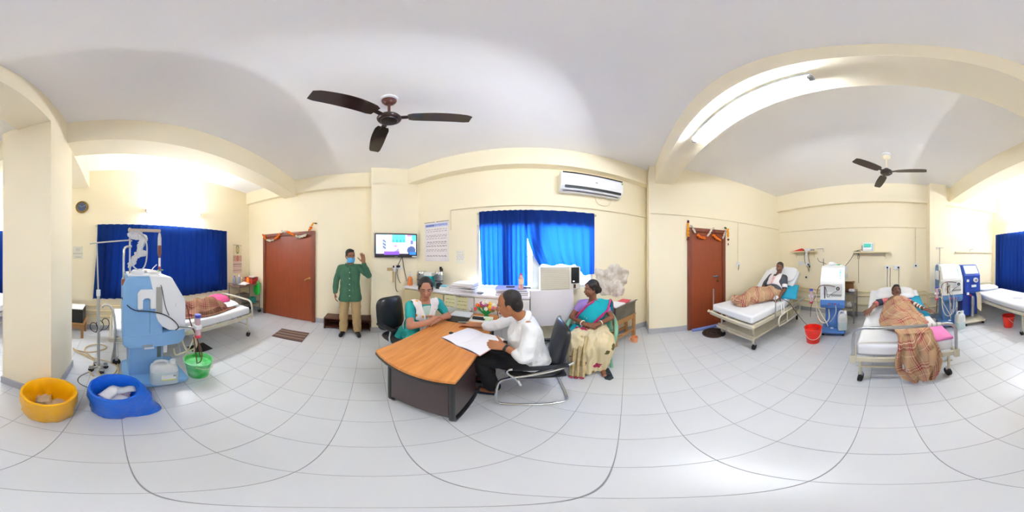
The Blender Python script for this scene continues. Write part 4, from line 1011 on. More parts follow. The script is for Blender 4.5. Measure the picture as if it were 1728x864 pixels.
for s in 'LR':
    a = Vector(J['a'+s]); q = Vector(J['t'+s]); g = G(); g.cap((a.x, a.y-.02, .045), (q.x, q.y, .036), .044, .038); g.cap((a.x, a.y, .05), (a.x, a.y+.05, .05), .045, .042); g.box(a.x-.03, a.x+.03, a.y-.05, a.y+.06, .002, .03)
    blob('shoe', g, mat('black_shoe', '16161a', .5), root, .007, 3)

# --- the woman at the desk (joints in the window wall's axes, s right along the wall, d towards it)
def ppl(label, s0, d0):
    return thing('person', label, 'person', W(s0, d0, 0), WR)
s0, d0 = -1.30, 1.57; root = ppl('seated woman in turquoise tunic and white flowered scarf, hands clasped on the desk', s0, d0)
def L_(s, d, z): return (s-s0, d-d0, z)
f_ = Vector((.80, -.60, -.06))
J = dict(hL=L_(-1.20, 1.64, .53), hR=L_(-1.34, 1.50, .53), sL=L_(-1.03, 1.71, .96), sR=L_(-1.235, 1.43, .96), head=L_(-1.085, 1.53, 1.165), R=frame((.62, -.76, -.12)),
         eR=L_(-1.065, 1.235, .80), wR=L_(-.965, 1.45, .805), eL=L_(-.90, 1.72, .80), wL=L_(-.935, 1.57, .815),
         kL=L_(-.86, 1.44, .52), kR=L_(-.98, 1.32, .52), aL=L_(-.82, 1.42, .09), aR=L_(-.92, 1.28, .09), tL=L_(-.70, 1.36, .04), tR=L_(-.80, 1.20, .04), bend=.02)
J['handR'] = ((.12, 1, .18), (.6, .2, -.5), 1, .75); J['handL'] = ((-.1, -1, .05), (-.5, .1, -.6), -1, .7)
blob('body', body_g(J, 1.06), skin('b98266'), root, .006, 1)
blob('hair', hair_g(J['head'], J['R'], 1.08, 'bun'), m_hair, root, .006, 2)
face_parts(root, J['head'], J['R'], 1.06, lips='8e4a46', glasses=mat('thin_gold_rim', '8a6a4a', .3, metal=.8))
m_turq = mat('turquoise_tunic', '1f9c98', .85, bump=.2, bs=14)
g = torso_g(G(), J['hL'], J['hR'], J['sL'], J['sR'], [(-.25, .20, .17), (0, .185, .15), (.3, .165, .14), (.6, .165, .14), (.8, .165, .14), (.93, .155, .115), (1.03, .11, .085), (1.08, .075, .07)], .02)
for s in 'LR':
    sh = Vector(J['s'+s]); g.chain([sh.lerp(Vector(J['head'])+Vector((0, 0, -.17)), .4), sh, sh.lerp(Vector(J['e'+s]), .62)], [.05, .057, .052])
g.cap(J['hL'], J['kL'], .11, .085); g.cap(J['hR'], J['kR'], .11, .085); g.cap(J['hR'], Vector(J['hR'])+Vector((-.04, -.06, -.14)), .12, .13)
tun = blob('tunic', g, m_turq, root, .009, 3, post=folds(.006, 9))
g = G()
for s in 'LR': g.cap(J['k'+s], Vector(J['a'+s])+Vector((0, 0, .02)), .075, .06)
blob('leggings', g, mat('white_leggings', 'dfe3e0', .85), root, .009, 2)
m_scarf = floral('white_flowered_scarf', 'efe9e6', ['c8265e', 'e0913a', '8a4a3a', 'd4356e', 'f0b44a'], 13, .24)
fv = f_.normalized(); side = Vector((-fv.y, fv.x, 0)); ch = (Vector(J['sL'])+Vector(J['sR']))/2
def cp(a, b, z): return ch+side*a+fv*b+Vector((0, 0, z))     # a to her left, b forward of the chest
for q in (-1, 1):
    strap('scarf', [cp(q*.15, -.15, -.34), cp(q*.145, -.13, -.10), cp(q*.115, -.04, .06), cp(q*.10, .08, .02), cp(q*.08, .14, -.08), cp(q*.055, .17, -.18), cp(q*.02, .18, -.30)], [.10, .11, .10, .095, .10, .10, .09], m_scarf, root, [-fv, (-fv+Vector((0, 0, .2))), (0, 0, 1), fv+Vector((0, 0, .8)), fv+Vector((0, 0, .2)), fv, fv], .007, tun, off=.012)
strap('scarf', [cp(-.15, -.14, -.12), cp(-.205, -.14, -.30), cp(-.245, -.10, -.50)], [.10, .13, .12], m_scarf, root, [-fv-side, -fv-side, -side])
strap('tunic_yoke', [cp(0, .10, .02), cp(0, .15, -.08), cp(0, .18, -.22)], [.10, .09, .03], mat('pale_mint_yoke', 'bcd8cf', .8), root, [fv+Vector((0, 0, .5)), fv, fv], .003, tun, off=.004)

# --- the man in the white shirt, writing
s0, d0 = .10, 1.43; root = ppl('seated man in white shirt and dark trousers writing at the desk', s0, d0)
J = dict(hL=L_(.06, 1.33, .535), hR=L_(.06, 1.52, .535), sL=L_(.03, 1.215, .935), sR=L_(-.05, 1.55, .955), head=L_(-.145, 1.325, 1.14), R=frame((-.97, -.02, -.25)),
         eL=L_(-.005, 1.135, .735), wL=L_(-.165, 1.215, .785), eR=L_(-.305, 1.60, .805), wR=L_(-.545, 1.60, .785),
         kL=L_(-.40, 1.33, .56), kR=L_(-.42, 1.58, .56), aL=L_(-.28, 1.36, .09), aR=L_(-.36, 1.55, .09), tL=L_(-.43, 1.36, .04), tR=L_(-.51, 1.55, .04), bend=-.03)
J['handL'] = ((-.9, .15, .05), (0, .7, -.6), -1, .6); J['handR'] = ((-1, .05, -.05), (0, -.2, -1), -1, .55)
blob('body', body_g(J), skin('a9714f'), root, .006, 1)
blob('hair', hair_g(J['head'], J['R'], 1.0, 'recede'), m_hair, root, .006, 2)
face_parts(root, J['head'], J['R'], 1.0)
m_ws = mat('white_shirt_cotton', 'e6e9ec', .85, bump=.7, bs=9)
g = torso_g(G(), J['hL'], J['hR'], J['sL'], J['sR'], [(-.12, .19, .15), (0, .185, .15), (.25, .18, .15), (.5, .18, .15), (.8, .18, .14), (.93, .165, .115), (1.03, .12, .09), (1.10, .075, .072)], -.03)
for s, f in (('L', .30), ('R', .35)):
    sh = Vector(J['s'+s]); el = Vector(J['e'+s]); nb = (Vector(J['sL'])+Vector(J['sR']))/2; nb += Vector((0, 0, .04)); g.chain([sh.lerp(nb, .45), sh, el], [.05, .062, .055]); g.cap(el, el.lerp(Vector(J['w'+s]), f), .056, .052)
s_ = blob('shirt', g, m_ws, root, .009, 3, post=folds(.013, 8, (1, 1, .8)))
nb = (Vector(J['sL'])+Vector(J['sR']))/2+Vector((-.045, -.01, .075))
n0 = (Vector(J['sL'])+Vector(J['sR']))/2+Vector((0, 0, .04)); n1 = Vector(J['head'])+J['R'] @ Vector((0, -.025, -.055)); ax = (n1-n0).normalized()
e1 = (Vector((1, 0, 0))-ax*ax.x).normalized(); e2 = ax.cross(e1); nb = n0.lerp(n1, .30)
obj('collar', G().grid(lambda u, v: nb+(e1*math.cos((u-.5)*4.3)+e2*math.sin((u-.5)*4.3))*(.059+.026*v)+ax*(.018-.048*v-.03*v*max(0, abs(u-.5)-.3)/.2), 24, 4), m_ws, s_, smooth=True, solid=.004)
g = torso_g(G(), J['hL'], J['hR'], J['sL'], J['sR'], [(-.25, .14, .12), (-.1, .185, .15), (.05, .175, .14), (.12, .165, .13)])
for s in 'LR': g.cap(J['h'+s], J['k'+s], .098, .08); g.cap(J['k'+s], Vector(J['a'+s])+Vector((0, 0, .03)), .08, .065)
blob('trousers', g, mat('black_trouser_cloth', '17181c', .85), root, .009, 3, post=folds(.009, 9))
wv = Vector(J['wL']); dv = (Vector(J['wL'])-Vector(J['eL'])).normalized()
obj('wrist_watch', G().cyl(wv-dv*.03, wv-dv*.008, .033, n=16), m_black, root, smooth=True)
for s in 'LR':
    q = Vector(J['t'+s]); a = Vector(J['a'+s]); sd = obj('sandal', G().prism([(-.13, -.035), (-.02, -.045), (.10, -.04), (.12, 0), (.10, .04), (-.02, .045), (-.13, .035), (-.15, 0)], .018, T3((q.x+.07, q.y, .0))), mat('navy_sandal', '27324a', .6), root, bev=.004)
    obj('sandal_strap', G().tube([(q.x+.03, q.y-.04, .015), (q.x+.03, q.y-.03, .06), (q.x+.03, q.y, .075), (q.x+.03, q.y+.03, .06), (q.x+.03, q.y+.04, .015)], .01, 6, smooth=1), MC['navy_sandal'], sd, smooth=True)
o = obj('pen', G().cyl((-.06, 0, 0), (.06, 0, .015), .0055, n=8), mat('grey_pen', '9aa39f', .4), smooth=True); place(o, W(-.66, 1.625, .79), WR+.05); tag(o, 'grey pen held in the hand of the man in the white shirt', 'pen')

# --- the woman in the sari
root = thing('person', 'seated woman in turquoise and magenta sari, floral cream cloth over her lap', 'person', GC, GCR)
# local: +y forward (towards the floor in front), +x her right
J = dict(hL=(-.085, -.05, .50), hR=(.085, -.05, .50), sL=(-.155, -.07, .885), sR=(.155, -.07, .885), head=(.02, -.03, 1.10), R=frame((.80, .58, -.06)),
         eL=(-.26, -.03, .69), wL=(-.09, .15, .665), eR=(.28, -.01, .69), wR=(.08, .17, .665), kL=(-.11, .33, .47), kR=(.10, .34, .47), aL=(-.14, .32, .09), aR=(.07, .34, .09), tL=(-.17, .46, .04), tR=(.06, .48, .04))
J['handL'] = ((1, .25, -.15), (0, -.3, -1), -1, .35); J['handR'] = ((-1, .15, -.1), (0, -.3, -1), 1, .35)
blob('body', body_g(J, .97), skin('8a5a42'), root, .006, 1)
blob('hair', hair_g(J['head'], J['R'], 1.02, 'bun'), m_hair, root, .006, 2)
face_parts(root, J['head'], J['R'], .98, lips='6a3430')
m_bl = mat('lavender_blouse', 'a78ad0', .8)
g = torso_g(G(), J['hL'], J['hR'], J['sL'], J['sR'], [(.45, .15, .12), (.7, .165, .13), (.92, .15, .105), (1.02, .11, .08), (1.07, .08, .06)])
for s in 'LR': sh = Vector(J['s'+s]); g.chain([Vector((sh.x*.5, sh.y, sh.z+.02)), sh, sh.lerp(Vector(J['e'+s]), .45)], [.045, .053, .05])
blob('blouse', g, m_bl, root, .009, 2)
m_sari = floral('turquoise_sari', '1fa3b0', ['e8e8d8', '1b8c98', 'd8e4c8', '17808c', '2ab0bc'], 26, .10); m_mag = mat('magenta_border', 'b8286e', .7)
g = torso_g(G(), J['hL'], J['hR'], J['sL'], J['sR'], [(-.25, .19, .16), (.0, .185, .15), (.3, .165, .14), (.5, .155, .135)])
blob('sari_wrap', g, m_sari, root, .009, 2, post=folds(.006, 10))
fw = Vector((0, 1, 0)); P = [(-.18, -.20, .70), (-.165, -.17, .87), (-.14, -.07, .950), (-.11, .05, .89), (-.02, .105, .82), (.07, .125, .72), (.15, .09, .60)]
NR = [(-.2, -1, .2), (-.2, -1, .5), (0, 0, 1), (-.1, .8, .6), (0, 1, .2), (.1, 1, .1), (.4, .9, 0)]
sp_ = strap('sari_pallu', P, [.22, .22, .22, .23, .24, .24, .22], m_sari, root, NR)
for e in (-1, 1):
    Q = []
    for i in range(7):
        d = (Vector(P[min(i+1, 6)])-Vector(P[max(i-1, 0)])).normalized(); s = d.cross(Vector(NR[i]).normalized()).normalized(); Q.append(Vector(P[i])+s*e*[.22, .22, .22, .23, .24, .24, .22][i]/2*.94+Vector(NR[i]).normalized()*.008)
    strap('sari_border', Q, [.028]*7, m_mag, sp_, NR, .006)
strap('sari_fall', [(.17, .10, .62), (.24, .22, .56), (.29, .27, .42), (.33, .28, .26)], [.20, .20, .17, .15], m_sari, root, [(.5, .6, .6), (.6, .5, .6), (.8, .6, .2), (.8, .6, .1)])
strap('sari_border', [(.20, .03, .60), (.315, .17, .54), (.37, .22, .42), (.405, .235, .26)], [.035]*4, m_mag, root, [(.5, .6, .6), (.6, .5, .6), (.8, .6, .2), (.8, .6, .1)])
strap('sari_border', [(.27, .33, .28), (.40, .24, .26)], [.035]*2, m_mag, root, [(.8, .6, .1), (.8, .6, .1)])
m_cream = floral('cream_lap_cloth', 'dccda6', ['a8324e', '8a7648', 'b23a58', '5f5a30', 'a08a58'], 5.6, .27)
g = G(); g.cap((-.10, -.02, .51), (-.15, .38, .50), .10, .14); g.cap((.10, -.02, .51), (.13, .39, .50), .10, .14); g.cap((0, .10, .50), (0, .37, .50), .10, .12)
g.cap((-.15, .38, .48), (-.11, .32, .12), .14, .10); g.cap((.13, .39, .48), (.06, .33, .12), .14, .10); g.cap((0, .40, .45), (-.02, .34, .12), .125, .11)
for k in range(6): g.cap((-.0+k*.035, .50, .44), (.0+k*.035, .44, .06+.03*(k % 2)), .02, .03)
blob('lap_cloth', g, m_cream, root, .009, 3, post=folds(.014, 9, (1.6, 1, .3)))
for k in range(3): strap('cloth_edge', [(.02+.045*k, .43, .625), (.03+.05*k, .535, .50), (.045+.052*k, .53, .30), (.055+.056*k, .515, .02)], [.035, .04, .045, .05], mat('cream_fringe', 'd6c79f', .9, col2='c2a870', vs_=12), root, [(0, .6, .6), (0, 1, .2), (0, 1, .1), (0, 1, .3)])
for k in range(3): obj('fringe_tip', G().ell((.058+.056*k, .52, .022), (.026, .014, .018)), mat('maroon_fringe', '9c3450', .9), root, smooth=True)
for s in 'LR':
    w_ = Vector(J['w'+s]); e = Vector(J['e'+s]); d = (e-w_).normalized(); a = d.orthogonal().normalized(); b = d.cross(a)
    obj('bangle', G().tube([w_+d*.035+(a*math.cos(t_)+b*math.sin(t_))*.036 for t_ in [2*PI*i/18 for i in range(18)]], .007, 6, closed=True), mat('white_bangle', 'efe6d8', .3), root, smooth=True)
sd = obj('slipper', G().prism([(-.04, -.12), (.04, -.12), (.045, .0), (.045, .10), (0, .13), (-.045, .10), (-.045, 0)], .018, T3((-.20, .40, 0), .2)), mat('dark_teal_slipper', '26343c', .6), root, bev=.004)
obj('slipper_strap', G().tube([(-.235, .44, .015), (-.215, .45, .055), (-.18, .455, .055), (-.155, .45, .015)], .011, 6, smooth=1), MC['dark_teal_slipper'], sd, smooth=True)
# ---------------------------------------------------------------- beds
m_bedp = mat('cream_bed_enamel', 'cfc9b4', .4, var=.08, vs_=9); m_sheet = mat('white_bed_sheet', 'e8ebf0', .85, bump=.25, bs=7)
m_blk = plaid('brown_check_blanket', 'b99878', '96443f', 'e8d6be', 2.8)
m_teal = mat('turquoise_draw_sheet', '1e9fc4', .7, bump=.15, bs=12)
def castor(parent, p, d=.05, ang=0.0):
    p = Vector(p); a = Vector((math.cos(ang), math.sin(ang), 0))
    c = obj('castor', G().cyl(p+a*.016, p-a*.016, d, n=18), m_rubber, parent, smooth=True)
    obj('castor_fork', G().box(p.x-.024, p.x+.024, p.y-.018, p.y+.018, p.z+d*.7, p.z+d+.03), m_steel, c, bev=.004)
def mattress(name, w_, y0, y1, z0, z1, parent, m, T=None, r=.03):
    g = G().box(-w_/2, w_/2, y0, y1, z0, z1)
    if T is not None: g.v = [tuple(T @ Vector(q)) for q in g.v]
    return obj(name, g, m, parent, smooth=True, bev=r, seg=3)
def bed(label, loc, rz, L=1.95, w_=.90, z=.50, mt=.13, foot=.28, head=.30, raise_=0.0, hinge=.15, wheel=.05, m=None, posts=(), inset=.02, bl=.0, ly=.06):
    """hospital cot: +y is the head end"""
    t = thing('hospital_bed', label, 'bed', loc, rz, 'hospital beds'); m = m or m_bedp; h = L/2; x = w_/2
    for sx in (-1, 1): obj('side_rail', G().box(sx*x-.016, sx*x+.016, -h, h, z-.06, z), m, t, bev=.004)
    obj('end_rail', G().box(-x, x, -h-.016, -h+.016, z-.06, z), m, t, bev=.004); obj('end_rail', G().box(-x, x, h-.016, h+.016, z-.06, z), m, t, bev=.004)
    for k in range(5): obj('cross_bar', G().box(-x, x, -h+.25+k*(L-.5)/4-.014, -h+.25+k*(L-.5)/4+.014, z-.045, z-.02), m, t)
    for sx in (-1, 1):
        for y in (-h+ly, h-.04-ly):
            l = obj('leg', G().cyl((sx*(x-inset), y, z-.05), (sx*(x-inset), y, wheel*2+.02), .017), m, t, smooth=True)
            castor(l, (sx*(x-inset), y+.02, wheel), wheel, .2*sx)
    for y in (-h+ly, h-.04-ly): obj('cross_tie', G().cyl((-x+.02, y, .26), (x-.02, y, .26), .011), m, t, smooth=True)
    for hh, y, nm in ((foot, -h, 'foot_rail'), (head, h, 'head_rail')):
        if hh: obj(nm, G().tube([(-x, y, z-.10), (-x, y, z+hh-.12), (-x+.03, y, z+hh-.03), (-x+.13, y, z+hh), (x-.13, y, z+hh), (x-.03, y, z+hh-.03), (x, y, z+hh-.12), (x, y, z-.10)], .018, 10, smooth=1), m_steel if nm == 'foot_rail' else m, t, smooth=True)
    if raise_:
        mattress('mattress', w_-.04, -h+.03, hinge, z, z+mt, t, m_sheet)
        T = Matrix.Translation((0, hinge-.01, z)) @ Matrix.Rotation(raise_, 4, 'X'); mattress('backrest_mattress', w_-.04, 0, h-hinge-.02+bl, 0, mt*.85, t, m_sheet, T)
        q = T @ Vector((0, h-hinge-.1, 0)); obj('backrest_strut', G().cyl((x-.1, hinge+.35, z-.03), (x-.1, q.y, q.z), .012), m, t, smooth=True); obj('backrest_strut', G().cyl((-x+.1, hinge+.35, z-.03), (-x+.1, q.y, q.z), .012), m, t, smooth=True)
    else: mattress('mattress', w_-.04, -h+.03, h-.03, z, z+mt, t, m_sheet)
    for (px, py, z0, z1) in posts: obj('post', G().cyl((px, py, z0), (px, py, z1), .010), m_steel, t, smooth=True)
    return t
def pillow(label, loc, rz, sx, sy, sz, m, name='pillow', tilt=0.0):
    g = G(); n = 28; R = []
    for f, zz in ((.02, -.5), (.5, -.47), (.8, -.33), (.95, -.12), (1, 0), (.95, .14), (.8, .36), (.5, .5), (.02, .54)):
        ring = []
        for k in range(n):
            a = 2*PI*k/n; c, s = math.cos(a), math.sin(a); e = .5
            ring.append(Matrix.Rotation(tilt, 3, 'X') @ Vector((math.copysign(abs(c)**e, c)*sx/2*f, math.copysign(abs(s)**e, s)*sy/2*f, zz*sz+.004*math.sin(k*3))))
        R.append(ring)
    o = obj(name, g.rings(R), m, smooth=True); place(o, loc, rz); return tag(o, label, 'pillow')
def sheet(name, label, cat, fn, nu, nv, m, loc, rz, uv=None, th=.006):
    o = obj(name, G().grid(fn, nu, nv, uv=uv), m, smooth=True, solid=th); place(o, loc, rz); return tag(o, label, cat)
def wr(x, y, k=1.0, s=7.0): return k*noise.noise(Vector((x*s, y*s, .3)))+.5*k*noise.noise(Vector((x*s*2.3, y*s*2.3, 1.7)))

# bed with the sitting patient
B2 = (2.43, 2.16, 0); R2 = math.radians(-83)
b2 = bed('cream hospital bed with raised backrest under the sitting patient', B2, R2, 1.96, .93, .55, .13, 0, 0, math.radians(40), .12, .055, bl=.06, inset=.11, ly=.17, posts=((.50, -.42, .38, .92), (-.48, -.90, .45, .95)))
obj('foot_bumper', G().cyl((-.50, -.985, .535), (.50, -.985, .535), .022), m_bedp, b2, smooth=True)
for s in (-1, 1): obj('bumper_cap', G().ell((s*.505, -.985, .535), (.02, .028, .028)), mat('cream_rubber', 'd8cfae', .6), b2, smooth=True)
obj('side_guard', G().tube([(.50, -.20, .50), (.50, -.30, .46), (.50, -.33, .36), (.50, -.28, .28), (.50, .50, .28), (.50, .62, .34), (.50, .62, .44), (.50, .55, .50)], .014, 10, closed=True, smooth=1), mat('ivory_guard', 'ded9c8', .4), b2, smooth=True)
for y in (.0, .3): obj('guard_bar', G().cyl((.50, y, .28), (.50, y, .50), .010), MC['ivory_guard'], b2, smooth=True)
for y in (-.18, -.10): obj('guard_clip', G().tube([(.49, y, .47), (.49, y-.01, .58), (.46, y+.04, .68), (.44, y+.08, .62)], .009, 8, smooth=1), m_whitepl, b2, smooth=True)
obj('lower_frame', G().box(-.40, .40, -.90, .80, .235, .265), m_bedp, b2); 
obj('crank', G().tube([(.0, -.95, .40), (.0, -1.02, .40), (.0, -1.02, .34), (.0, -1.07, .34)], .010, 8), m_steel, b2, smooth=True)
obj('foot_brace', G().cyl((.42, -.92, .50), (.36, -.80, .26), .010), m_bedp, b2, smooth=True)
def P2(x, y, z=0):
    c, s = math.cos(R2), math.sin(R2); return (B2[0]+x*c-y*s, B2[1]+x*s+y*c, z)
root = thing('person', 'patient in dark grey shirt sitting up in bed, towel round his neck', 'person', P2(.1, .1, .68), R2)
def q_(x, y, z): return (x-.1, y-.1, z-.68)
J = dict(hL=q_(.03, .10, .79), hR=q_(.21, .10, .79), sL=q_(-.045, .32, 1.10), sR=q_(.275, .32, 1.10), head=q_(.125, .38, 1.305), R=frame((-.05, -.97, -.05)),
         eL=q_(-.12, .13, .92), wL=q_(.0, -.05, .88), eR=q_(.34, .20, .87), wR=q_(.33, .0, .76), kL=q_(-.04, -.28, .86), kR=q_(.12, -.30, .82), aL=q_(-.12, -.62, .74), aR=q_(-.02, -.64, .74), tL=q_(-.14, -.70, .80), tR=q_(-.02, -.72, .80))
# facing the foot end, so his left is +x there
J['hL'], J['hR'] = J['hR'], J['hL']; J['sL'], J['sR'] = J['sR'], J['sL']; J['eL'], J['eR'] = J['eR'], J['eL']; J['wL'], J['wR'] = J['wR'], J['wL']; J['kL'], J['kR'] = J['kR'], J['kL']
J['handL'] = ((-.1, -1, -.25), (0, 0, -1), 1, .4); J['handR'] = ((.9, -.4, -.2), (0, .2, -1), -1, .45)
blob('body', body_g(J, .95), skin('7a5240'), root, .006, 1)
blob('hair', hair_g(J['head'], J['R'], .97, 'crop'), m_hair, root, .006, 2); face_parts(root, J['head'], J['R'], .95, lips='5a2f28')
g = torso_g(G(), J['hL'], J['hR'], J['sL'], J['sR'], [(-.1, .17, .13), (.2, .165, .13), (.6, .165, .13), (.8, .17, .13), (.93, .16, .11), (1.03, .115, .085), (1.10, .07, .065)])
for s in 'LR':
    sh = Vector(J['s'+s]); nb = (Vector(J['sL'])+Vector(J['sR']))/2+Vector((0, 0, .04)); g.chain([sh.lerp(nb, .45), sh, sh.lerp(Vector(J['e'+s]), .8)], [.05, .06, .055])
tee = blob('shirt', g, mat('dark_grey_shirt', '4a4d54', .85, bump=.3, bs=12), root, .009, 3, post=folds(.008, 9))
ch = (Vector(J['sL'])+Vector(J['sR']))/2; m_tow = mat('white_towel', 'ebe6e6', .9, bump=.4, bs=60); m_tow2 = mat('pink_striped_towel', 'd98a8e', .9, bump=.4, bs=60, col2='e9d4d2', vs_=14)
for s, mm in ((-1, m_tow), (1, m_tow)):
    strap('towel', [ch+Vector((s*.02, .12, .02)), ch+Vector((s*.085, .06, .075)), ch+Vector((s*.085, -.06, .045)), ch+Vector((s*.06, -.13, -.06)), ch+Vector((s*.05, -.15, -.17)), ch+Vector((s*.05, -.14, -.27))], [.08]*6, mm, root, [(0, 1, .3), (0, .3, 1), (0, -.6, 1), (0, -1, .3), (0, -1, .2), (0, -1, .2)], .01, tee, off=.014)
strap('towel_stripe', [ch+Vector((0, -.11, .02)), ch+Vector((0, -.14, -.1)), ch+Vector((-.02, -.15, -.22)), ch+Vector((-.04, -.16, -.30))], [.05, .06, .08, .12], m_tow2, root, [(0, -1, .6), (0, -1, .3), (0, -1, .2), (0, -1, .2)], .008, tee, off=.010)
uvp = None
g = G(); g.cap(J['hL'], J['kL'], .115, .10); g.cap(J['hR'], J['kR'], .115, .11); g.cap(J['kL'], J['aL'], .10, .10); g.cap(J['kR'], J['aR'], .11, .11); g.cap(J['tL'], J['tR'], .07, .07); g.cap(q_(.12, .10, .80), q_(.05, -.25, .80), .16, .13); g.cap(q_(.05, -.25, .78), q_(-.07, -.62, .74), .12, .10)
def uvbox(me):
    l = me.uv_layers.new(name='UVMap')
    folds(.014, 9, (1, 1, 1))(me)
    for lp in me.loops:
        v = me.vertices[lp.vertex_index].co; l.data[lp.index].uv = (v.x*1.3+v.z*.9+.2*v.y+.1*noise.noise(v*6), v.y*1.1-v.z*.5+.3*v.x+.1*noise.noise(v*5))
blob('check_wrap', g, m_blk, root, .009, 3, post=uvbox)
w_ = Vector(J['eL']); u_ = Vector(J['sL']); obj('arm_bandage', G().cyl(w_.lerp(u_, .15), w_.lerp(u_, .40), .061, .064, n=18), m_tow, root, smooth=True)
obj('white_wad', G().ell(q_(.30, -.06, .74), (.05, .06, .06)), m_tow, root, smooth=True)
g = G().grid(lambda u, v: (-.22+.44*u, -.19+.38*v, .05*math.sin(u*PI)*math.sin(v*PI)+.01+.012*noise.noise(Vector((u*4, v*4, 0)))), 14, 12)
o = obj('turquoise_pad', g, m_teal, smooth=True, solid=.012); o.location = P2(.36, .27, .81); o.rotation_euler = (math.radians(36), 0, R2+.25); tag(o, 'bright turquoise cloth pad propped beside the sitting patient', 'cloth')
pillow('white pillow behind the sitting patient on the raised backrest', P2(.04, .60, 1.14), R2, .74, .46, .10, m_sheet, tilt=math.radians(40))
def tubeobj(name, label, cat, pts, r, m, sm=2):
    o = obj(name, G().tube(pts, r, 7, smooth=sm), m, smooth=True); return tag(o, label, cat)
m_bld = mat('dark_red_blood_line', '5e1a1c', .3)
tubeobj('blood_line', 'dark red tube looping from the sitting patient to the floor', 'tube', [P2(.36, -.02, .75), P2(.48, .10, .66), P2(.52, .22, .50), P2(.56, .36, .30), P2(.75, .40, .06), P2(.95, .35, .02), (2.45, 1.22, .05), (2.40, 1.12, .20)], .006, m_bld)

# bed with the lying patient
B3 = (2.52, -.225, 0); R3 = -PI/2
b3 = bed('hospital bed with curved steel foot rail under the lying patient', B3, R3, 1.98, 1.02, .45, .14, .38, 0, math.radians(20), .18, .06, inset=.06)
obj('foot_cross', G().cyl((-.44, -.93, .27), (.44, -.93, .27), .010), m_bedp, b3, smooth=True)
obj('crank_box', G().box(-.05, .03, -1.03, -.96, .30, .37), m_steel, b3, bev=.006); obj('crank', G().tube([(-.01, -1.0, .33), (-.01, -1.05, .33), (-.01, -1.05, .27)], .010, 8), m_steel, b3, smooth=True)
for k in range(3): obj('rail_tape', G().cyl((.20+.05*k, -.99, .83), (.235+.05*k, -.99, .83), .021, n=14), mat('white_tape', 'e4e2e0', .7), b3, smooth=True)
for s in (-1, 1): obj('corner_bracket', G().box(s*.51-.03, s*.51+.03, -1.02, -.95, .36, .47), m_bedp, b3, bev=.006)
def P3(x, y, z=0): return (B3[0]+y, B3[1]-x, z)
def top3(y): return .59 if y < .18 else .59+(y-.18)*math.tan(math.radians(20))
root = thing('person', 'patient lying on his back under a brown check blanket, one arm bandaged', 'person', P3(0, 0, .59), R3)
def q3(x, y, z): return (x, y, z-.59)
J = dict(hL=q3(.12, -.08, .675), hR=q3(-.07, -.08, .675), sL=q3(.165, .36, .735), sR=q3(-.16, .36, .735), head=q3(.02, .50, .875), R=frame((.12, -.80, .60), (0, .6, .8)),
         eL=q3(.29, .22, .71), wL=q3(.43, .02, .67), eR=q3(-.33, .26, .73), wR=q3(-.42, .02, .69), kL=q3(.10, -.42, .665), kR=q3(-.03, -.42, .665), aL=q3(.10, -.80, .65), aR=q3(0, -.80, .65), tL=q3(.12, -.86, .69), tR=q3(.0, -.86, .69))
J['handL'] = ((.55, -.8, -.05), (0, 0, -1), 1, .25); J['handR'] = ((-.3, -.9, -.15), (0, 0, -1), -1, .35)
blob('body', body_g(J, 1.08), skin('7d5543'), root, .006, 1)
blob('hair', hair_g(J['head'], J['R'], 1.12, 'short'), m_hair, root, .006, 2); face_parts(root, J['head'], J['R'], 1.08, lips='54302a', lids=True)
g = torso_g(G(), J['hL'], J['hR'], J['sL'], J['sR'], [(.3, .15, .10), (.6, .16, .105), (.8, .16, .105), (.93, .15, .095), (1.03, .115, .08)])
for s in 'LR': sh = Vector(J['s'+s]); g.cap(sh*.8+Vector((0, .07, 0)), sh, .05, .06); g.cap(sh, sh.lerp(Vector(J['e'+s]), .55), .06, .058)
blob('shirt', g, mat('pink_check_shirt', 'd8868a', .85, col2='c4626a', vs_=40), root, .009, 2)
e, w2 = Vector(J['eL']), Vector(J['wL'])
for a, b in ((.10, .28), (.42, .52), (.66, .74), (.97, 1.04)): obj('arm_bandage', G().cyl(e.lerp(w2, a), e.lerp(w2, b), .043-.012*a, n=16), m_tow, root, smooth=True)
e, w2 = Vector(J['sR']), Vector(J['eR']); obj('dark_cuff', G().cyl(e.lerp(w2, .55), e.lerp(w2, 1.0), .060, n=18), mat('navy_cuff', '27304a', .7), root, smooth=True)
obj('pink_sleeve_band', G().cyl(Vector(J['eR']).lerp(Vector(J['wR']), .12), Vector(J['eR']).lerp(Vector(J['wR']), .35), .050, n=16), MC['pink_check_shirt'], root, smooth=True)
obj('watch_strap', G().cyl(Vector(J['wL'])+Vector((-.02, .03, 0)), Vector(J['wL'])+Vector((0, .0, 0)), .031, n=14), m_black, root, smooth=True)
pillow('wide white pillow under the lying patient', P3(.02, .66, .815), R3, .74, .40, .13, m_sheet, tilt=math.radians(20))
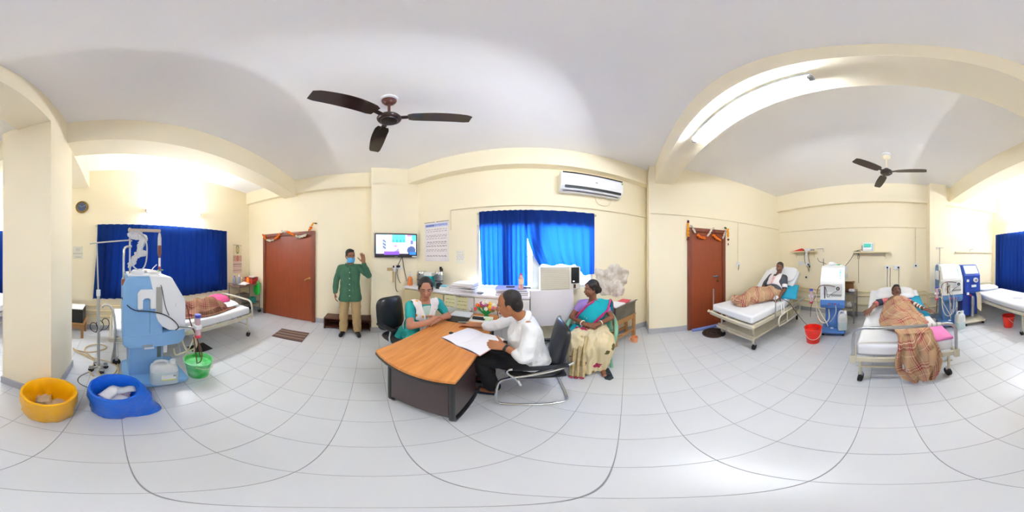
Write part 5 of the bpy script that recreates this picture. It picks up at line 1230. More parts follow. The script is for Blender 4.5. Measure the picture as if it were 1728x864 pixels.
def bl3(u, v):
    wu = u-.5; L = 2.02+.16*math.sin(u*PI)+.12*(u-.3); l = v*L; y = .425-l
    wid = .46+.16*math.sin(min(l, 1.3)*2.1)-.20*max(0, min(1, (l-.9)/.6)); cx = .01+.075*min(1, l/1.4)
    x = cx+wu*wid+.02*math.sin(l*6+u*4)
    d = (x-.03)/.235
    if l < 1.365:
        amp = .185+.045*max(0, min(1, (y+.25)/.35)); amp *= 1-.50*max(0, min(1, (y-.22)/.20))
        b = amp*math.exp(-(d*d)**1.3)+.05*math.exp(-((y+.80)/.12)**2)*math.exp(-d*d)
        z = top3(y)+b+.012+wr(x, y, .020, 7)+.010*math.sin(x*34+y*17+3*math.sin(y*4))
        z = max(z, top3(y)+.012)
        k = min(1, max(0, (-.66-y)/.2)); z = z*(1-k)+k*min(z, .765-.05*k); return (x, y, z)
    h = l-1.365
    xx = x+.06*h+wu*.10*math.sin(h*5)
    return (xx, -.94-.095*min(1, h/.10)-.022*math.sin(u*17+h*6)-.012*math.sin(u*31), max(.08, .715-h*.92))
sheet('check_blanket', 'brown and maroon check blanket over the lying patient, end hanging off the bed', 'blanket', bl3, 44, 110, m_blk, B3, R3, uv=(1.0, 2.3), th=.008)
o = obj('blanket_roll', G().tube([(.20, -.55, .64), (.26, -.70, .65), (.27, -.84, .64), (.22, -.93, .60), (.24, -1.05, .50), (.22, -1.07, .36)], .045, 10, smooth=2, rr=[.03, .05, .05, .05, .05, .03]), m_blk, smooth=True); place(o, B3, R3); tag(o, 'rumpled folded edge of a check blanket at the foot of the bed', 'blanket')
sheet('turquoise_sheet', 'turquoise sheet under the bandaged arm of the lying patient', 'cloth', lambda u, v: (.14+.345*u, -.14+.74*v, top3(-.14+.74*v)+.012+.006*noise.noise(Vector((u*3, v*5, 2)))), 10, 16, m_teal, B3, R3)
sheet('pink_sheet', 'pink folded sheet at the foot corner of the lying patient bed', 'cloth', lambda u, v: (.21+.28*u, -.96+.42*v, .612+.02*math.sin(u*PI)*math.sin(v*PI)+wr(u, v, .008, 3)), 14, 16, mat('pink_cotton', 'e987c4', .8), B3, R3, th=.03)
t = thing('clamp_line', 'short clear line with blue clamp by the bandaged hand', 'tube', P3(.30, .06, .62), R3)
obj('line', G().tube([(-.06, 0, 0), (.0, -.03, .0), (.08, -.02, .0), (.15, .03, .01)], .006, 7, smooth=2), mat('pink_line', 'c88a98', .4), t, smooth=True); obj('clamp', G().ell((-.05, .0, .015), (.025, .018, .018)), mat('blue_clip', '4a4fb4', .4), t, smooth=True); obj('gauze', G().ell((-.06, .03, .02), (.03, .025, .02)), m_tow, t, smooth=True)

# empty bed under the far curtain
B4 = (2.86, -2.62, 0)
bed('neatly made empty white bed under the far navy curtain', B4, -PI/2, 2.0, .86, .50, .12, 0, .26, 0, 0, .045)
pillow('white pillow on the empty bed', (3.55, -2.62, .685), -PI/2, .62, .40, .14, m_sheet)
sheet('bed_cover', 'white sheet with dark hem spread on the empty bed', 'sheet', lambda u, v: (-.445+.89*u, -.98+1.55*v, .632-(.05*max(0, abs(u-.5)*2-.93)/.07)), 20, 10, m_sheet, B4, -PI/2)
o = obj('folded_paper', G().box(-.10, .10, -.07, .07, 0, .006, T=T3((0, 0, 0), .4)).box(-.05, .07, -.05, .08, .006, .01), mat('grey_paper', 'b9bcc4', .6)); place(o, (2.35, -2.55, .640), 0); tag(o, 'grey papers lying on the empty bed', 'papers')
def bucket(label, loc, r, h, m, name='bucket', handle=True, cat='bucket', group=None):
    t = thing(name, label, cat, loc, 0, group)
    obj('bucket_body', G().lathe([(0, 0), (r*.74, 0), (r*.97, h*.94), (r*1.03, h*.95), (r*1.04, h), (r*.97, h), (r*.93, h*.93), (r*.70, .008), (0, .008)], n=30), m, t, smooth=True)
    obj('rib', G().lathe([(r*.92, h*.74), (r*.945, h*.745), (r*.95, h*.77), (r*.93, h*.78)], n=30), m, t, smooth=True)
    if handle: obj('bail_handle', G().tube([(r*.98*math.cos(a), -r*.98*math.sin(a)*.95, h*.9-h*.55*math.sin(a)) for a in [PI*i/14 for i in range(15)]], .005, 7), mat('cream_wire', 'e6cfc0', .4), t, smooth=True)
    return t
m_red = mat('red_plastic', 'e02a1e', .35)
b = bucket('red bucket on the floor between the sitting patient and white machine', (2.44, 1.12, 0), .145, .30, m_red, group='red buckets'); b.rotation_euler = (0, 0, -1.15)
b = bucket('red bucket on the floor under the empty bed', (2.42, -2.34, 0), .13, .27, m_red, group='red buckets'); b.rotation_euler = (0, 0, -.8)
# ---------------------------------------------------------------- dialysis machines
m_lblue = mat('pale_blue_enamel', '86b6e2', .38, var=.05); m_mblue = mat('mid_blue_enamel', '4f82c8', .38); m_dblue = mat('deep_blue_enamel', '1f45a8', .35)
m_mwhite = mat('machine_white', 'eef1f1', .4); m_grey = mat('machine_grey', '9a9d9c', .5); m_hose = mat('cream_hose', 'ddd3b4', .5); m_clr = mat('clear_hose', 'd8dde0', .25, trans=.3)
def scr(u, v):
    if u > .88: return '58c8d8' if int(v*14) % 2 else 'cdeef2'
    if v > .9: return 'd8ecf6'
    return 'f6fbff' if (int(u*9)+int(v*6)) % 4 else 'eaf4fa'
def slab(name, prof, x0, x1, m, parent, bev=.012):
    """side outline (y, z) run across the width"""
    g = G(); g.rings([[(x, a, b) for a, b in prof] for x in (x0, x1)]); return obj(name, g, m, parent, bev=bev)
def arc(c, r, a0, a1, n=6): return [(c[0]+r*math.cos(math.radians(a0+(a1-a0)*i/n)), c[1]+r*math.sin(math.radians(a0+(a1-a0)*i/n))) for i in range(n+1)]
def dialysis(label, loc, rz, mb, mband, depth=.56, w_=.42, dial=True, bs_=0.0, fk=.25):
    t = thing('dialysis_machine', label, 'medical machine', loc, rz, 'dialysis machines'); x = w_/2; f = -depth/2; b = depth/2
    slab('body', [(f+.22, .60), (b-.02, .60), (b, .64), (b, 1.27), (b-.03, 1.34), (b-.07, 1.355), (f+.22, 1.355)], -x, x, mb, t)
    slab('lower_band', [(f+.06, .588), (b-.05, .588), (b-.005, .64), (b+.003, .735), (f-.012, .765), (f-.012, .67), (f+.01, .62)], -x-.005, x+.005, mband, t, .006)
    front = [(f+fk+.05, 1.365), (f+.14, 1.345), (f+.12, 1.33), (f-.015, 1.10), (f-.02, 1.07), (f-.02, .765), (f+.06, .755)]+[(f+.06+(fk-.07)*math.sin(math.radians(a)), .755+.24*(1-math.cos(math.radians(a)))) for a in (25, 45, 65, 80, 90)]+[(f+fk+.015, 1.20)]
    fr = slab('front_casing', front, -x-.004, x+.004, m_mwhite, t, .008)
    a = math.atan2(.23, .135); n = Vector((0, -.23, .135)).normalized(); c = Vector((0, f+.055, 1.215))
    sp = painted('screen', .30, .185, 18, 12, scr, fr, emit=.16, y=0, z=-.0925, thick=.004, rough=.2); sp.location = c+n*.006; sp.rotation_euler = (-(PI/2-a), 0, 0)
    for sx in (-1, 1): obj('side_slot', G().box(sx*(x+.002)-.005, sx*(x+.002)+.005, f+fk-.075, f+fk-.015, .98, 1.25), mat('slot_grey', 'a9a79c', .5), fr)
    obj('side_disc', G().cyl((-x-.002, f+.07, 1.05), (-x-.016, f+.07, 1.05), .022, n=16), m_mwhite, fr, smooth=True)
    # white lift handle on the side
    hp = [(-.085, -.10), (-.085, .06), (-.055, .095), (.055, .095), (.085, .06), (.085, -.10), (.035, -.10), (.035, -.01), (.02, .01), (-.02, .01), (-.035, -.01), (-.035, -.10)]
    g = G(); g.rings([[(-x-q, b-.22+a_, 1.14+c_) for a_, c_ in hp] for q in (.0, .035)]); obj('lift_handle', g, m_mwhite, t, bev=.01)
    obj('side_seam', G().box(-x-.0015, -x+.002, f+fk+.045, f+fk+.048, .76, 1.20), mat('seam_blue', '55769c', .6), t)
    # front panel fittings
    obj('panel_plate', G().box(-.16, .17, f-.026, f-.018, .86, 1.06), mat('panel_tint', 'd2d6d6', .4), fr, bev=.003)
    o = obj('pump_housing', G().cyl((.10, f-.02, .985), (.10, f-.055, .985), .048, n=22), m_mwhite, fr, smooth=True); obj('pump_rotor', G().cyl((.10, f-.05, .985), (.10, f-.066, .985), .033, n=18), m_dark, o, smooth=True); obj('rotor_hub', G().cyl((.10, f-.06, .985), (.10, f-.074, .985), .016, n=14), m_grey, o, smooth=True)
    obj('syringe_holder', G().box(-.10, .03, f-.04, f-.02, .88, .905), m_mwhite, fr, bev=.004); obj('clip', G().box(-.02, .16, f-.045, f-.02, .845, .875), m_grey, fr, bev=.004)
    for k, (px, cc) in enumerate(((-.06, 'c83c4c'), (.0, '3a6fb8'), (.05, 'c83c4c'), (.11, '3a5fa8'))): obj('port', G().cyl((px, f-.005, .69), (px, f-.03, .69), .014, n=12), mat('port_'+cc, cc, .4), t, smooth=True)
    obj('top_tray', G().box(-x+.03, x-.03, f+.25, b-.05, 1.356, 1.372), m_mwhite, t, bev=.004)
    # column, base, castors
    obj('column', G().box(-.15, .15, -.10, b-.06, .13, .60), mb, t, bev=.015)
    slab('base', [(f+.02, .06), (b, .06), (b, .12), (b-.06, .14), (f+.10, .145), (f-.02, .115)], -x-.01-bs_, x+.01, mband, t, .02)
    obj('base_cap', G().ell((-.02, f+.13, .145), (.035, .035, .018)), m_mwhite, t, smooth=True)
    for sx in (-1, 1):
        for y in (f+.08, b-.08): castor(t, (sx*(x-.03), y, .03), .03, 0)
    # dialyser on its arm with hoses
    if dial:
        ar = obj('holder_arm', G().tube([(-x, f+.06, .80), (-x-.09, f-.02, .82), (-x-.15, f-.06, .82)], .010, 8), m_steel, t, smooth=True)
        dy = Vector((-x-.15, f-.08, 0)); d = obj('dialyser', G().cyl(dy+V(0, 0, .74), dy+V(0, 0, .94), .026, n=16), mat('pinkish_dialyser', 'c9aab4', .3), t, smooth=True)
        obj('dialyser_cap', G().cyl(dy+V(0, 0, .94), dy+V(0, 0, .97), .031, n=16), mat('blue_cap', '4450b8', .4), d, smooth=True); obj('dialyser_cap', G().cyl(dy+V(0, 0, .71), dy+V(0, 0, .74), .031, n=16), mat('red_ring', 'c03040', .4), d, smooth=True)
        obj('dialyser_clamp', G().box(dy.x-.045, dy.x+.03, dy.y-.02, dy.y+.04, .82, .86), m_mwhite, d, bev=.005)
        obj('hose', G().tube([dy+V(.02, 0, .93), dy+V(.07, -.01, .94), dy+V(.10, -.02, .86), dy+V(.09, -.02, .60), dy+V(.14, -.03, .40), dy+V(.24, -.02, .33), dy+V(.32, .0, .42), dy+V(.30, .05, .60)], .0078, 8, smooth=2), m_hose, t, smooth=True)
        obj('hose', G().tube([dy+V(.02, 0, .76), dy+V(.08, -.01, .77), dy+V(.11, -.02, .66), dy+V(.20, -.02, .48), dy+V(.27, -.02, .36), dy+V(.29, .03, .26)], .0078, 8, smooth=2), m_hose, t, smooth=True)
        obj('hose', G().tube([(.06, f-.01, .66), (.07, f-.03, .52), (.0, f-.04, .40), (-.04, f-.03, .34)], .008, 8, smooth=2), m_clr, t, smooth=True)
        obj('blood_tube', G().tube([(.05, f-.05, 1.02), (-.08, f-.05, 1.045), (-x-.03, f-.03, 1.03), (-x-.06, f-.04, .86), dy+V(.0, 0, .70), dy+V(-.01, -.02, .45)], .006, 7, smooth=2), m_bld, t, smooth=True)
        obj('drip_chamber', G().cyl((-.13, f-.04, .80), (-.13, f-.04, 1.02), .009, n=10), mat('dark_chamber', '4a3238', .3), t, smooth=True)
        obj('blood_tube', G().tube([(-.13, f-.045, 1.02), (-.09, f-.05, .94), (-.09, f-.05, .80), (.0, f-.05, .90), (.09, f-.06, .94)], .005, 7, smooth=2), mat('grey_tube', '6e6a6c', .4), t, smooth=True)
    return t
def jerrycan(label, loc, rz, h=.36, w_=.24, d=.16, fill=.45, labelled=True):
    t = thing('jerrycan', label, 'jerrycan', loc, rz, 'white fluid cans'); r = .03
    def ring(z, f, sh=0):
        P = []; n = 24
        for k in range(n):
            a = 2*PI*k/n; c, s = math.cos(a), math.sin(a); e = .45; P.append((math.copysign(abs(c)**e, c)*w_/2*f+sh, math.copysign(abs(s)**e, s)*d/2*f, z))
        return P
    mc = mat('milky_can_plastic', 'dfe3e2', .35, trans=.12)
    obj('can_body', G().rings([ring(0, .9), ring(.015, .98), ring(.06, 1), ring(h*.62, 1), ring(h*.74, .93), ring(h*.82, .72), ring(h*.84, .5)]), mc, t, smooth=True)
    obj('liquid_level', G().rings([ring(.005, .985), ring(.06, 1.006), ring(h*fill, 1.006), ring(h*fill+.002, .98)]), mat('liquid_tint', 'b9c9cc', .3), t, smooth=True)
    obj('carry_handle', G().tube([(-w_*.36, 0, h*.74), (-w_*.33, 0, h*.92), (-w_*.15, 0, h*.96), (w_*.10, 0, h*.93), (w_*.14, 0, h*.80)], .016, 8, smooth=2), mc, t, smooth=True)
    obj('screw_cap', G().cyl((w_*.33, 0, h*.74), (w_*.33, 0, h*.95), .026, n=16), m_whitepl, t, smooth=True)
    if labelled: painted('can_label', w_*.5, h*.24, 16, 10, lambda u, v: 'd9d94a' if v < .25 else ('9a9fa6' if (.35 < v < .42 or .55 < v < .6 or (v > .7 and u > .8)) else 'e9ebe6'), t, y=-d/2-.004, x=w_*.12, z=h*.24)
    return t
def local(loc, rz, x, y, z=0): return (loc[0]+x*math.cos(rz)-y*math.sin(rz), loc[1]+x*math.sin(rz)+y*math.cos(rz), z)
M2 = (2.98, .93); RM2 = math.radians(-78)
m2 = dialysis('white and blue dialysis machine between the two patients', (M2[0], M2[1], 0), RM2, m_mblue, m_mblue)
jerrycan('white fluid can on the base of the machine between the two patients', local(M2, RM2, .17, -.20, .15), RM2+.2, .40, .17, .15, .42, False)
obj('bag_wad', G().ell((-.04, .0, 1.40), (.07, .06, .04)).ell((.0, .02, 1.39), (.05, .05, .03)), mat('crumpled_plastic', 'e6eaec', .3), m2, smooth=True)
obj('green_tag', G().box(.06, .12, -.02, .03, 1.374, 1.395), mat('green_plastic', '2f9a6a', .4), m2, bev=.004)
# machine 3 and the deep blue machine beside it
M3 = (3.24, -1.36); RM3 = math.radians(-92)
m3 = dialysis('blue sided dialysis machine at the right of the lying patient', (M3[0], M3[1], 0), RM3, mat('steel_blue_enamel', '5a86bc', .4), MC['steel_blue_enamel'])
jerrycan('white fluid can standing behind the foot rail at the blue machine', local(M3, RM3, .13, -.33, 0), RM3+.2, .42, .20, .16, .4, False)
for k in range(3): obj('hanging_line', G().tube([(-.12+.04*k, -.33, 1.0-.03*k), (-.2+.03*k, -.36, .92), (-.16+.05*k, -.36, .82), (-.10+.05*k, -.36, .74), (-.08+.03*k, -.34, .40)], .006, 7, smooth=2), m_bld if k == 1 else m_hose, m3, smooth=True)
M4 = (3.24, -1.86); RM4 = math.radians(-97)
t = thing('dialysis_machine', 'deep blue dialysis machine beside the empty bed', 'medical machine', (M4[0], M4[1], 0), RM4, 'dialysis machines')
slab('body', [(-.10, .16), (.20, .16), (.22, 1.30), (.16, 1.345), (-.04, 1.35), (-.24, 1.14), (-.25, .76), (-.12, .70)], -.19, .19, m_dblue, t, .02)
a4 = math.atan2(.21, .20); n4 = Vector((0, -.21, .20)).normalized()
sp = painted('screen', .30, .22, 12, 8, lambda u, v: 'bfe2f6' if v > .3 else 'e2f2fa', t, emit=.12, y=0, z=-.11, thick=.004, rough=.2); sp.location = Vector((0, -.145, 1.245))+n4*.005; sp.rotation_euler = (-(PI/2-a4), 0, 0)
obj('side_knob', G().cyl((.06, -.25, 1.03), (.06, -.30, 1.03), .05, n=20), m_mwhite, t, smooth=True); obj('knob_core', G().cyl((.06, -.29, 1.03), (.06, -.31, 1.03), .03, n=16), m_grey, t, smooth=True)
for px, pz, w_ in ((-.12, 1.02, .05), (.02, .90, .11), (-.12, .74, .05)): obj('white_fitting', G().box(px-w_/2, px+w_/2, -.285, -.25, pz-.025, pz+.025), m_mwhite, t, bev=.006)
obj('red_connector', G().ell((-.03, -.20, .68), (.022, .022, .026)), mat('red_cap2', 'd03038', .4), t, smooth=True)
obj('steel_canister', G().lathe([(0, .18), (.045, .18), (.045, .62), (.03, .66), (0, .66)], c=(.02, -.19, 0), n=18), m_steel, t, smooth=True)
for k in range(4): obj('hose_loop', G().tube([(.10+.012*k, -.20, .76), (.13+.015*k, -.22, .60), (.12+.02*k, -.23, .36-.02*k), (.16+.02*k, -.23, .34-.02*k), (.19+.012*k, -.22, .60), (.16+.01*k, -.2, .76)], .008, 7, smooth=2), m_hose, t, smooth=True)
obj('base', G().box(-.22, .26, -.36, .28, .07, .11), mat('cream_base', 'cfc8b2', .5), t, bev=.01)
for sx in (-.18, .22):
    for y in (-.30, .22): castor(t, (sx, y, .035), .035, 0)
# ---------------------------------------------------------------- east wall fittings
m_shelf = mat('cream_shelf', 'e6dab2', .5)
def shelf(label, y0, y1, z, d=.20):
    t = thing('wall_shelf', label, 'shelf', (EX, (y0+y1)/2, z), RE, 'wall shelves'); h = (y1-y0)/2
    obj('shelf_board', G().box(-h, h, -d, -.001, -.03, 0), m_shelf, t, bev=.003)
    for s in (-1, 1): obj('bracket', G().box(s*h*.75-.012, s*h*.75+.012, -d*.8, -.001, -.045, -.03).box(s*h*.75-.012, s*h*.75+.012, -.015, -.001, -.17, -.03), m_shelf, t)
    return t
shelf('cream wall shelf with red cloth above the sitting patient', 1.70, 2.44, 1.68); shelf('cream wall shelf carrying the small monitor', -.18, .72, 1.655)
g = G(); g.rings([[(-.18, -.06, 0), (.16, -.09, 0), (.16, .09, 0), (-.18, .05, 0)], [(-.10, -.04, .015), (.15, -.08, .05), (.15, .08, .06), (-.10, .04, .02)], [(.06, -.02, .03), (.13, -.04, .075), (.13, .04, .08), (.06, .02, .035)]])
o = obj('red_cloth', g, mat('red_cloth', 'd8342c', .8), bev=.008); place(o, (EX-.10, 2.25, 1.681), RE); tag(o, 'red folded cloth on the shelf above the sitting patient', 'cloth')
t = thing('pressure_meter', 'white blood pressure device with hanging straps on the wall shelf', 'device', (EX-.11, 1.93, 1.681), RE)
obj('device_body', G().box(-.08, .09, -.06, .06, 0, .07), m_whitepl, t, bev=.01); obj('device_knob', G().box(-.13, -.085, -.03, .03, 0, .04), m_dark, t, bev=.006); obj('chrome_bar', G().box(.09, .18, -.03, .03, .01, .05), m_steel, t, bev=.006)
obj('hanging_strap', G().bar((.0, -.105, .02), (.01, -.105, -.38), .05, .008, up=(0, 1, 0)), m_whitepl, t); obj('tube', G().tube([(-.04, -.10, 0), (-.05, -.11, -.2), (-.02, -.10, -.36), (.03, -.05, -.45), (.02, -.03, -.52)], .006, 7, smooth=2), m_cable, t, smooth=True); obj('tube', G().tube([(.08, -.10, 0), (.07, -.11, -.18), (.10, -.09, -.34), (.05, -.05, -.55)], .006, 7, smooth=2), m_cable, t, smooth=True)
obj('rubber_bulb', G().ell((.09, -.10, -.40), (.022, .022, .035)), m_black, t, smooth=True)
t = thing('patient_monitor', 'small white patient monitor with green screen on the wall shelf', 'monitor', (EX-.10, .345, 1.656), RE)
obj('casing', G().box(-.14, .12, -.07, .07, 0, .21), m_mwhite, t, bev=.015)
painted('screen', .17, .11, 20, 12, lambda u, v: '2f6f8c' if .16 < v < .30 and u < .8 else ('e6f4f6' if v < .16 else ('48b09c' if int(v*12) % 3 else '3a9a8a')), t, emit=.2, y=-.071, x=-.03, z=.075)
for k in range(4): obj('button', G().box(.075, .10, -.076, -.07, .03+k*.04, .055+k*.04), mat('cyan_button', '62c0d0', .4), t)
obj('side_handle', G().box(-.17, -.14, -.04, .04, .02, .15), m_grey, t, bev=.008)
t = thing('sensor_cable', 'black monitor cable draped from the shelf down towards the machine', 'cable', (EX, 0, 0), 0)
obj('cable', G().tube([(-.11, .52, 1.70), (-.15, .66, 1.67), (-.20, .68, 1.62), (-.18, .78, 1.45), (-.22, .95, 1.25), (-.4, 1.02, 1.12), (-.75, 1.0, 1.10)], .006, 7, smooth=2), m_cable, t, smooth=True); obj('coil', G().ell((-.12, .62, 1.662), (.06, .09, .012)), m_cable, t, smooth=True)
t = thing('hanging_probe', 'thin dark probe lead hanging below the monitor shelf', 'cable', (EX, .605, 0), 0)
obj('loop', G().tube([(-.02, .0, 1.63), (-.02, .03, 1.52), (-.02, .0, 1.45), (-.02, -.03, 1.52)], .004, 6, closed=True, smooth=2), m_cable, t, smooth=True); obj('lead', G().cyl((-.02, 0, 1.45), (-.02, 0, .88), .006), mat('taupe_lead', '8a7a66', .6), t, smooth=True)
def socket(label, loc, rz, plugs, w_=.085, h=.085, drops=()):
    t = thing('wall_socket', label, 'socket', loc, rz, 'white wall sockets'); obj('plate', G().box(-w_/2, w_/2, -.03, -.001, -h/2, h/2), m_whitepl, t, bev=.004)
    for px, m in plugs: obj('plug', G().cyl((px, -.03, 0), (px, -.055, 0), .022, n=12), m, t, smooth=True)
    for px, z in drops: obj('cable', G().tube([(px, -.05, -.01), (px, -.035, -.12), (px-.005, -.03, z*.6), (px, -.03, z)], .006, 6, smooth=1), m_cable, t, smooth=True)
    return t
socket('white socket with black plug on the wall above the bed head, left of its pair', (EX, -.10, 1.27), RE, [(-.0, m_black)], .11, .10, [(0, -.5), (.07, -.52)])
socket('white double socket with black plug above the bed head, right of its pair', (EX, -.33, 1.27), RE, [(.04, m_black)], .17, .10, [(.05, -.5)])
socket('lone white socket with dark hole beside the wall pier', (EX, -.80, 1.31), RE, [(0, m_dark)], .10, .10)
socket('white switch box above the raised backrest', (EX, 2.20, 1.35), RE, [], .16, .10)
socket('white socket with black plug behind the hanging strap', (EX, 1.96, 1.32), RE, [(0, m_black)], .10, .10)
socket('black plug low on the wall by the raised backrest', (EX, 2.02, .97), RE, [(0, m_black)], .06, .06)
socket('upper white socket box beside the white machine', (EX, .94, 1.24), RE, [], .11, .12); socket('lower white socket with black plug beside the white machine', (EX, .94, 1.06), RE, [(-.02, m_black)], .11, .12)
socket('small white switch on the wall between door and bed', (2.39, NY, 1.36), RN, [], .07, .09, [(.0, -.14)])
# thin rail, hooks
t = thing('wall_rail', 'thin cream shelf rail on the wall above the blue machines', 'rail', (EX, -2.48, 1.66), RE); obj('rail_board', G().box(-.60, .62, -.05, -.001, -.02, .01), m_shelf, t); obj('hook', G().tube([(-.15, -.03, .01), (-.15, -.04, .07), (-.05, -.04, .08)], .006, 6), m_dark, t)
t = thing('drip_hook', 'wall drip hook with thin hanging cord over the blue machine', 'hook', (3.70, -1.33, 1.72), RE); obj('cross_bar', G().bar((-.10, -.03, .03), (.10, -.03, .03), .012, .012), m_steel, t); obj('stem', G().cyl((0, -.03, .03), (.0, -.02, -.42), .005), mat('taupe_lead', '8a7a66', .6), t, smooth=True); obj('hook_tip', G().bar((-.09, -.03, .03), (-.09, -.03, -.01), .008, .008), m_steel, t)
t = thing('drip_hook', 'bent steel drip hook on the wall above the white machine', 'hook', (EX, 1.52, 1.66), RE); obj('rod', G().tube([(-.20, -.02, .08), (.0, -.04, .08), (.0, -.04, .0)], .006, 6), m_steel, t); obj('loop', G().tube([(-.17, -.03, -.16), (-.12, -.05, -.26), (.0, -.05, -.28), (.10, -.05, -.32), (.12, -.04, -.46)], .006, 7, smooth=2), mat('grey_tube', '6e6a6c', .4), t, smooth=True); obj('stem', G().cyl((0, -.03, -.18), (0, -.03, -.5), .006), m_dark, t)
# steel table behind the white machine
t = thing('steel_table', 'grey steel side table with lower shelf beside the white machine', 'table', (3.70, .92, 0), 0); mt_ = mat('worn_grey_steel', 'a8a298', .45, metal=.4)
obj('table_top', G().box(-.24, .24, -.30, .30, .70, .73), mt_, t, bev=.004); obj('lower_shelf', G().box(-.22, .22, -.28, .28, .36, .38), mt_, t)
for sx in (-.22, .22):
    for sy in (-.28, .28): obj('leg', G().box(sx-.015, sx+.015, sy-.015, sy+.015, 0, .70), mt_, t)
t = thing('cardboard_box', 'brown open cardboard box on the grey steel table', 'box', (3.72, .84, .7305), .15); mcb = mat('brown_cardboard', 'a07448', .8, var=.12)
g = G().box(-.13, .13, -.15, .15, 0, .008).box(-.13, -.124, -.15, .15, .008, .20).box(.124, .13, -.15, .15, .008, .20).box(-.124, .124, -.15, -.144, .008, .20).box(-.124, .124, .144, .15, .008, .20); obj('box_shell', g, mcb, t)
obj('flap', G().bar((-.13, -.15, .20), (-.13, .15, .20), .004, .09, up=(-1, 0, .5)), mcb, t); obj('flap', G().bar((0, -.15, .20), (.0, -.15, .21), .24, .06, up=(0, -1, .4)), mcb, t)
o = obj('paper_wad', G().ell((0, 0, .04), (.07, .06, .04)).ell((.05, .05, .035), (.05, .05, .035)).ell((-.04, .04, .05), (.05, .04, .04)), m_tow, smooth=True); place(o, (3.55, .68, .731)); tag(o, 'crumpled white wads on the corner of the grey steel table', 'cloth')
o = obj('dark_pot', G().lathe([(0, 0), (.05, 0), (.055, .08), (.05, .08), (.045, .01), (0, .01)], n=16), m_dark, smooth=True); place(o, (3.52, .92, .731)); tag(o, 'small dark pot on the grey steel table', 'pot')
o = obj('plastic_packets', G().box(-.10, .10, -.14, .14, 0, .05, T=T3((0, 0, 0), .2, .1)).box(-.08, .10, -.10, .12, .05, .09, T=T3((0, 0, 0), -.2)), m_tow, bev=.015); place(o, (3.62, .86, .382)); tag(o, 'white packets lying on the lower shelf of the steel table', 'packet')
# ---------------------------------------------------------------- the bay by the wide door
M1 = (-.37, -1.71); RM1 = -PI/2
m1 = dialysis('large pale blue dialysis machine beside the blue waste bin', (M1[0], M1[1], 0), RM1, m_lblue, m_lblue, depth=.60, bs_=.10, fk=.30)
obj('bottom_vent', G().box(-.216, -.212, .02, .12, .60, .625), m_grey, m1); obj('valve_block', G().box(-.20, -.14, .0, .10, .555, .59), m_mwhite, m1, bev=.006); obj('column_notch', G().box(-.156, -.148, -.08, -.04, .40, .56), mat('slot_dark', '5d6a6c', .5), m1)
obj('column_valve', G().box(-.17, -.15, -.14, -.10, .46, .57), m_mwhite, m1, bev=.006)
obj('drip_pole', G().tube([(-.17, .29, 1.30), (-.17, .29, 1.60), (-.15, .27, 1.64), (-.08, .21, 1.645)], .012, 8, smooth=1), m_chrome, m1, smooth=True)
obj('pole_clamp', G().box(-.19, -.15, .27, .31, 1.27, 1.33), mat('copper_clamp', '9a5a40', .4), m1, bev=.004)
obj('hanger_post', G().cyl((-.05, .22, 1.36), (-.05, .22, 1.84), .011), m_chrome, m1, smooth=True); obj('hanger_bar', G().box(-.075, -.045, -.10, .24, 1.80, 1.83), mat('hanger_plate', 'b9ab98', .5), m1, bev=.004)
obj('black_cord', G().tube([(-.17, .31, 1.15), (-.235, .22, 1.03), (-.235, .05, 1.02), (-.235, -.10, .97), (-.235, -.20, .88), (-.24, -.24, .80), (-.24, -.20, .78)], .0055, 7, smooth=2), m_cable, m1, smooth=True)
obj('grey_lead', G().tube([(-.10, -.0, 1.38), (-.222, -.06, 1.30), (-.222, -.10, 1.05), (-.222, -.14, .95)], .005, 6, smooth=2), mat('grey_tube', '6e6a6c', .4), m1, smooth=True)
for k, (x, y, w_, h) in enumerate(((-.08, .14, .16, .035), (-.04, -.02, .20, .02), (.06, .05, .18, .03))):
    o = obj('supply_packet', G().box(-w_/2, w_/2, -.06, .06, 0, h, T=T3((0, 0, 0), .3*k-.2)), (m_whitepl, m_tow, mat('pale_pack', 'd8d4cc', .6))[k], bev=.006); place(o, local(M1, RM1, x, y, 1.373), RM1); tag(o, ('thick white packet on top of the large pale blue machine, nearest the bin', 'thin white packet at the front of the pale blue machine top', 'cream packet at the far side of the pale blue machine top')[k], 'packet', 'packets on the machine')
for k, (x, y, cc) in enumerate(((-.13, -.06, 'green_plastic'), (-.05, -.12, 'green_plastic'))):
    o = obj('green_clip', G().box(-.03, .03, -.008, .008, 0, .012), mat(cc, '2f9a6a', .4), bev=.002); place(o, local(M1, RM1, x, y, 1.396), RM1); tag(o, ('green clip on the white packet, nearer the bin', 'green clip on the white packet, nearer the bed')[k], 'clip', 'green clips')
t = thing('tubing_bag', 'clear bag of coiled white tubing hung above the pale blue machine', 'bag', local(M1, RM1, -.06, .14, 0), RM1)
g = G().ell((0, .02, 1.765), (.035, .085, .045)).ell((0, -.05, 1.73), (.03, .045, .05)).cap((0, -.05, 1.72), (0, -.015, 1.60), .035, .03).ell((0, -.03, 1.575), (.03, .065, .03)).cap((0, .0, 1.57), (0, .05, 1.50), .03, .022).cap((0, .05, 1.50), (0, .085, 1.44), .02, .012).ell((0, .06, 1.475), (.025, .045, .016)); blob('bag', g, mat('clear_bag', 'e6e9ec', .2, trans=.25, bump=.6, bs=25), t, .007, 1, post=folds(.013, 22, (1, 1, 1)))
obj('tube_loop', G().tube([(-.03, .10, 1.78), (-.035, .0, 1.80), (-.035, -.09, 1.72), (-.035, -.09, 1.50), (-.035, -.04, 1.40), (-.035, .03, 1.42), (-.035, .07, 1.48)], .008, 7, smooth=2), m_clr, t, smooth=True)
t = thing('blood_bag', 'half-empty bag of dark blood hung above the pale blue machine', 'bag', local(M1, RM1, -.06, -.09, 0), RM1)
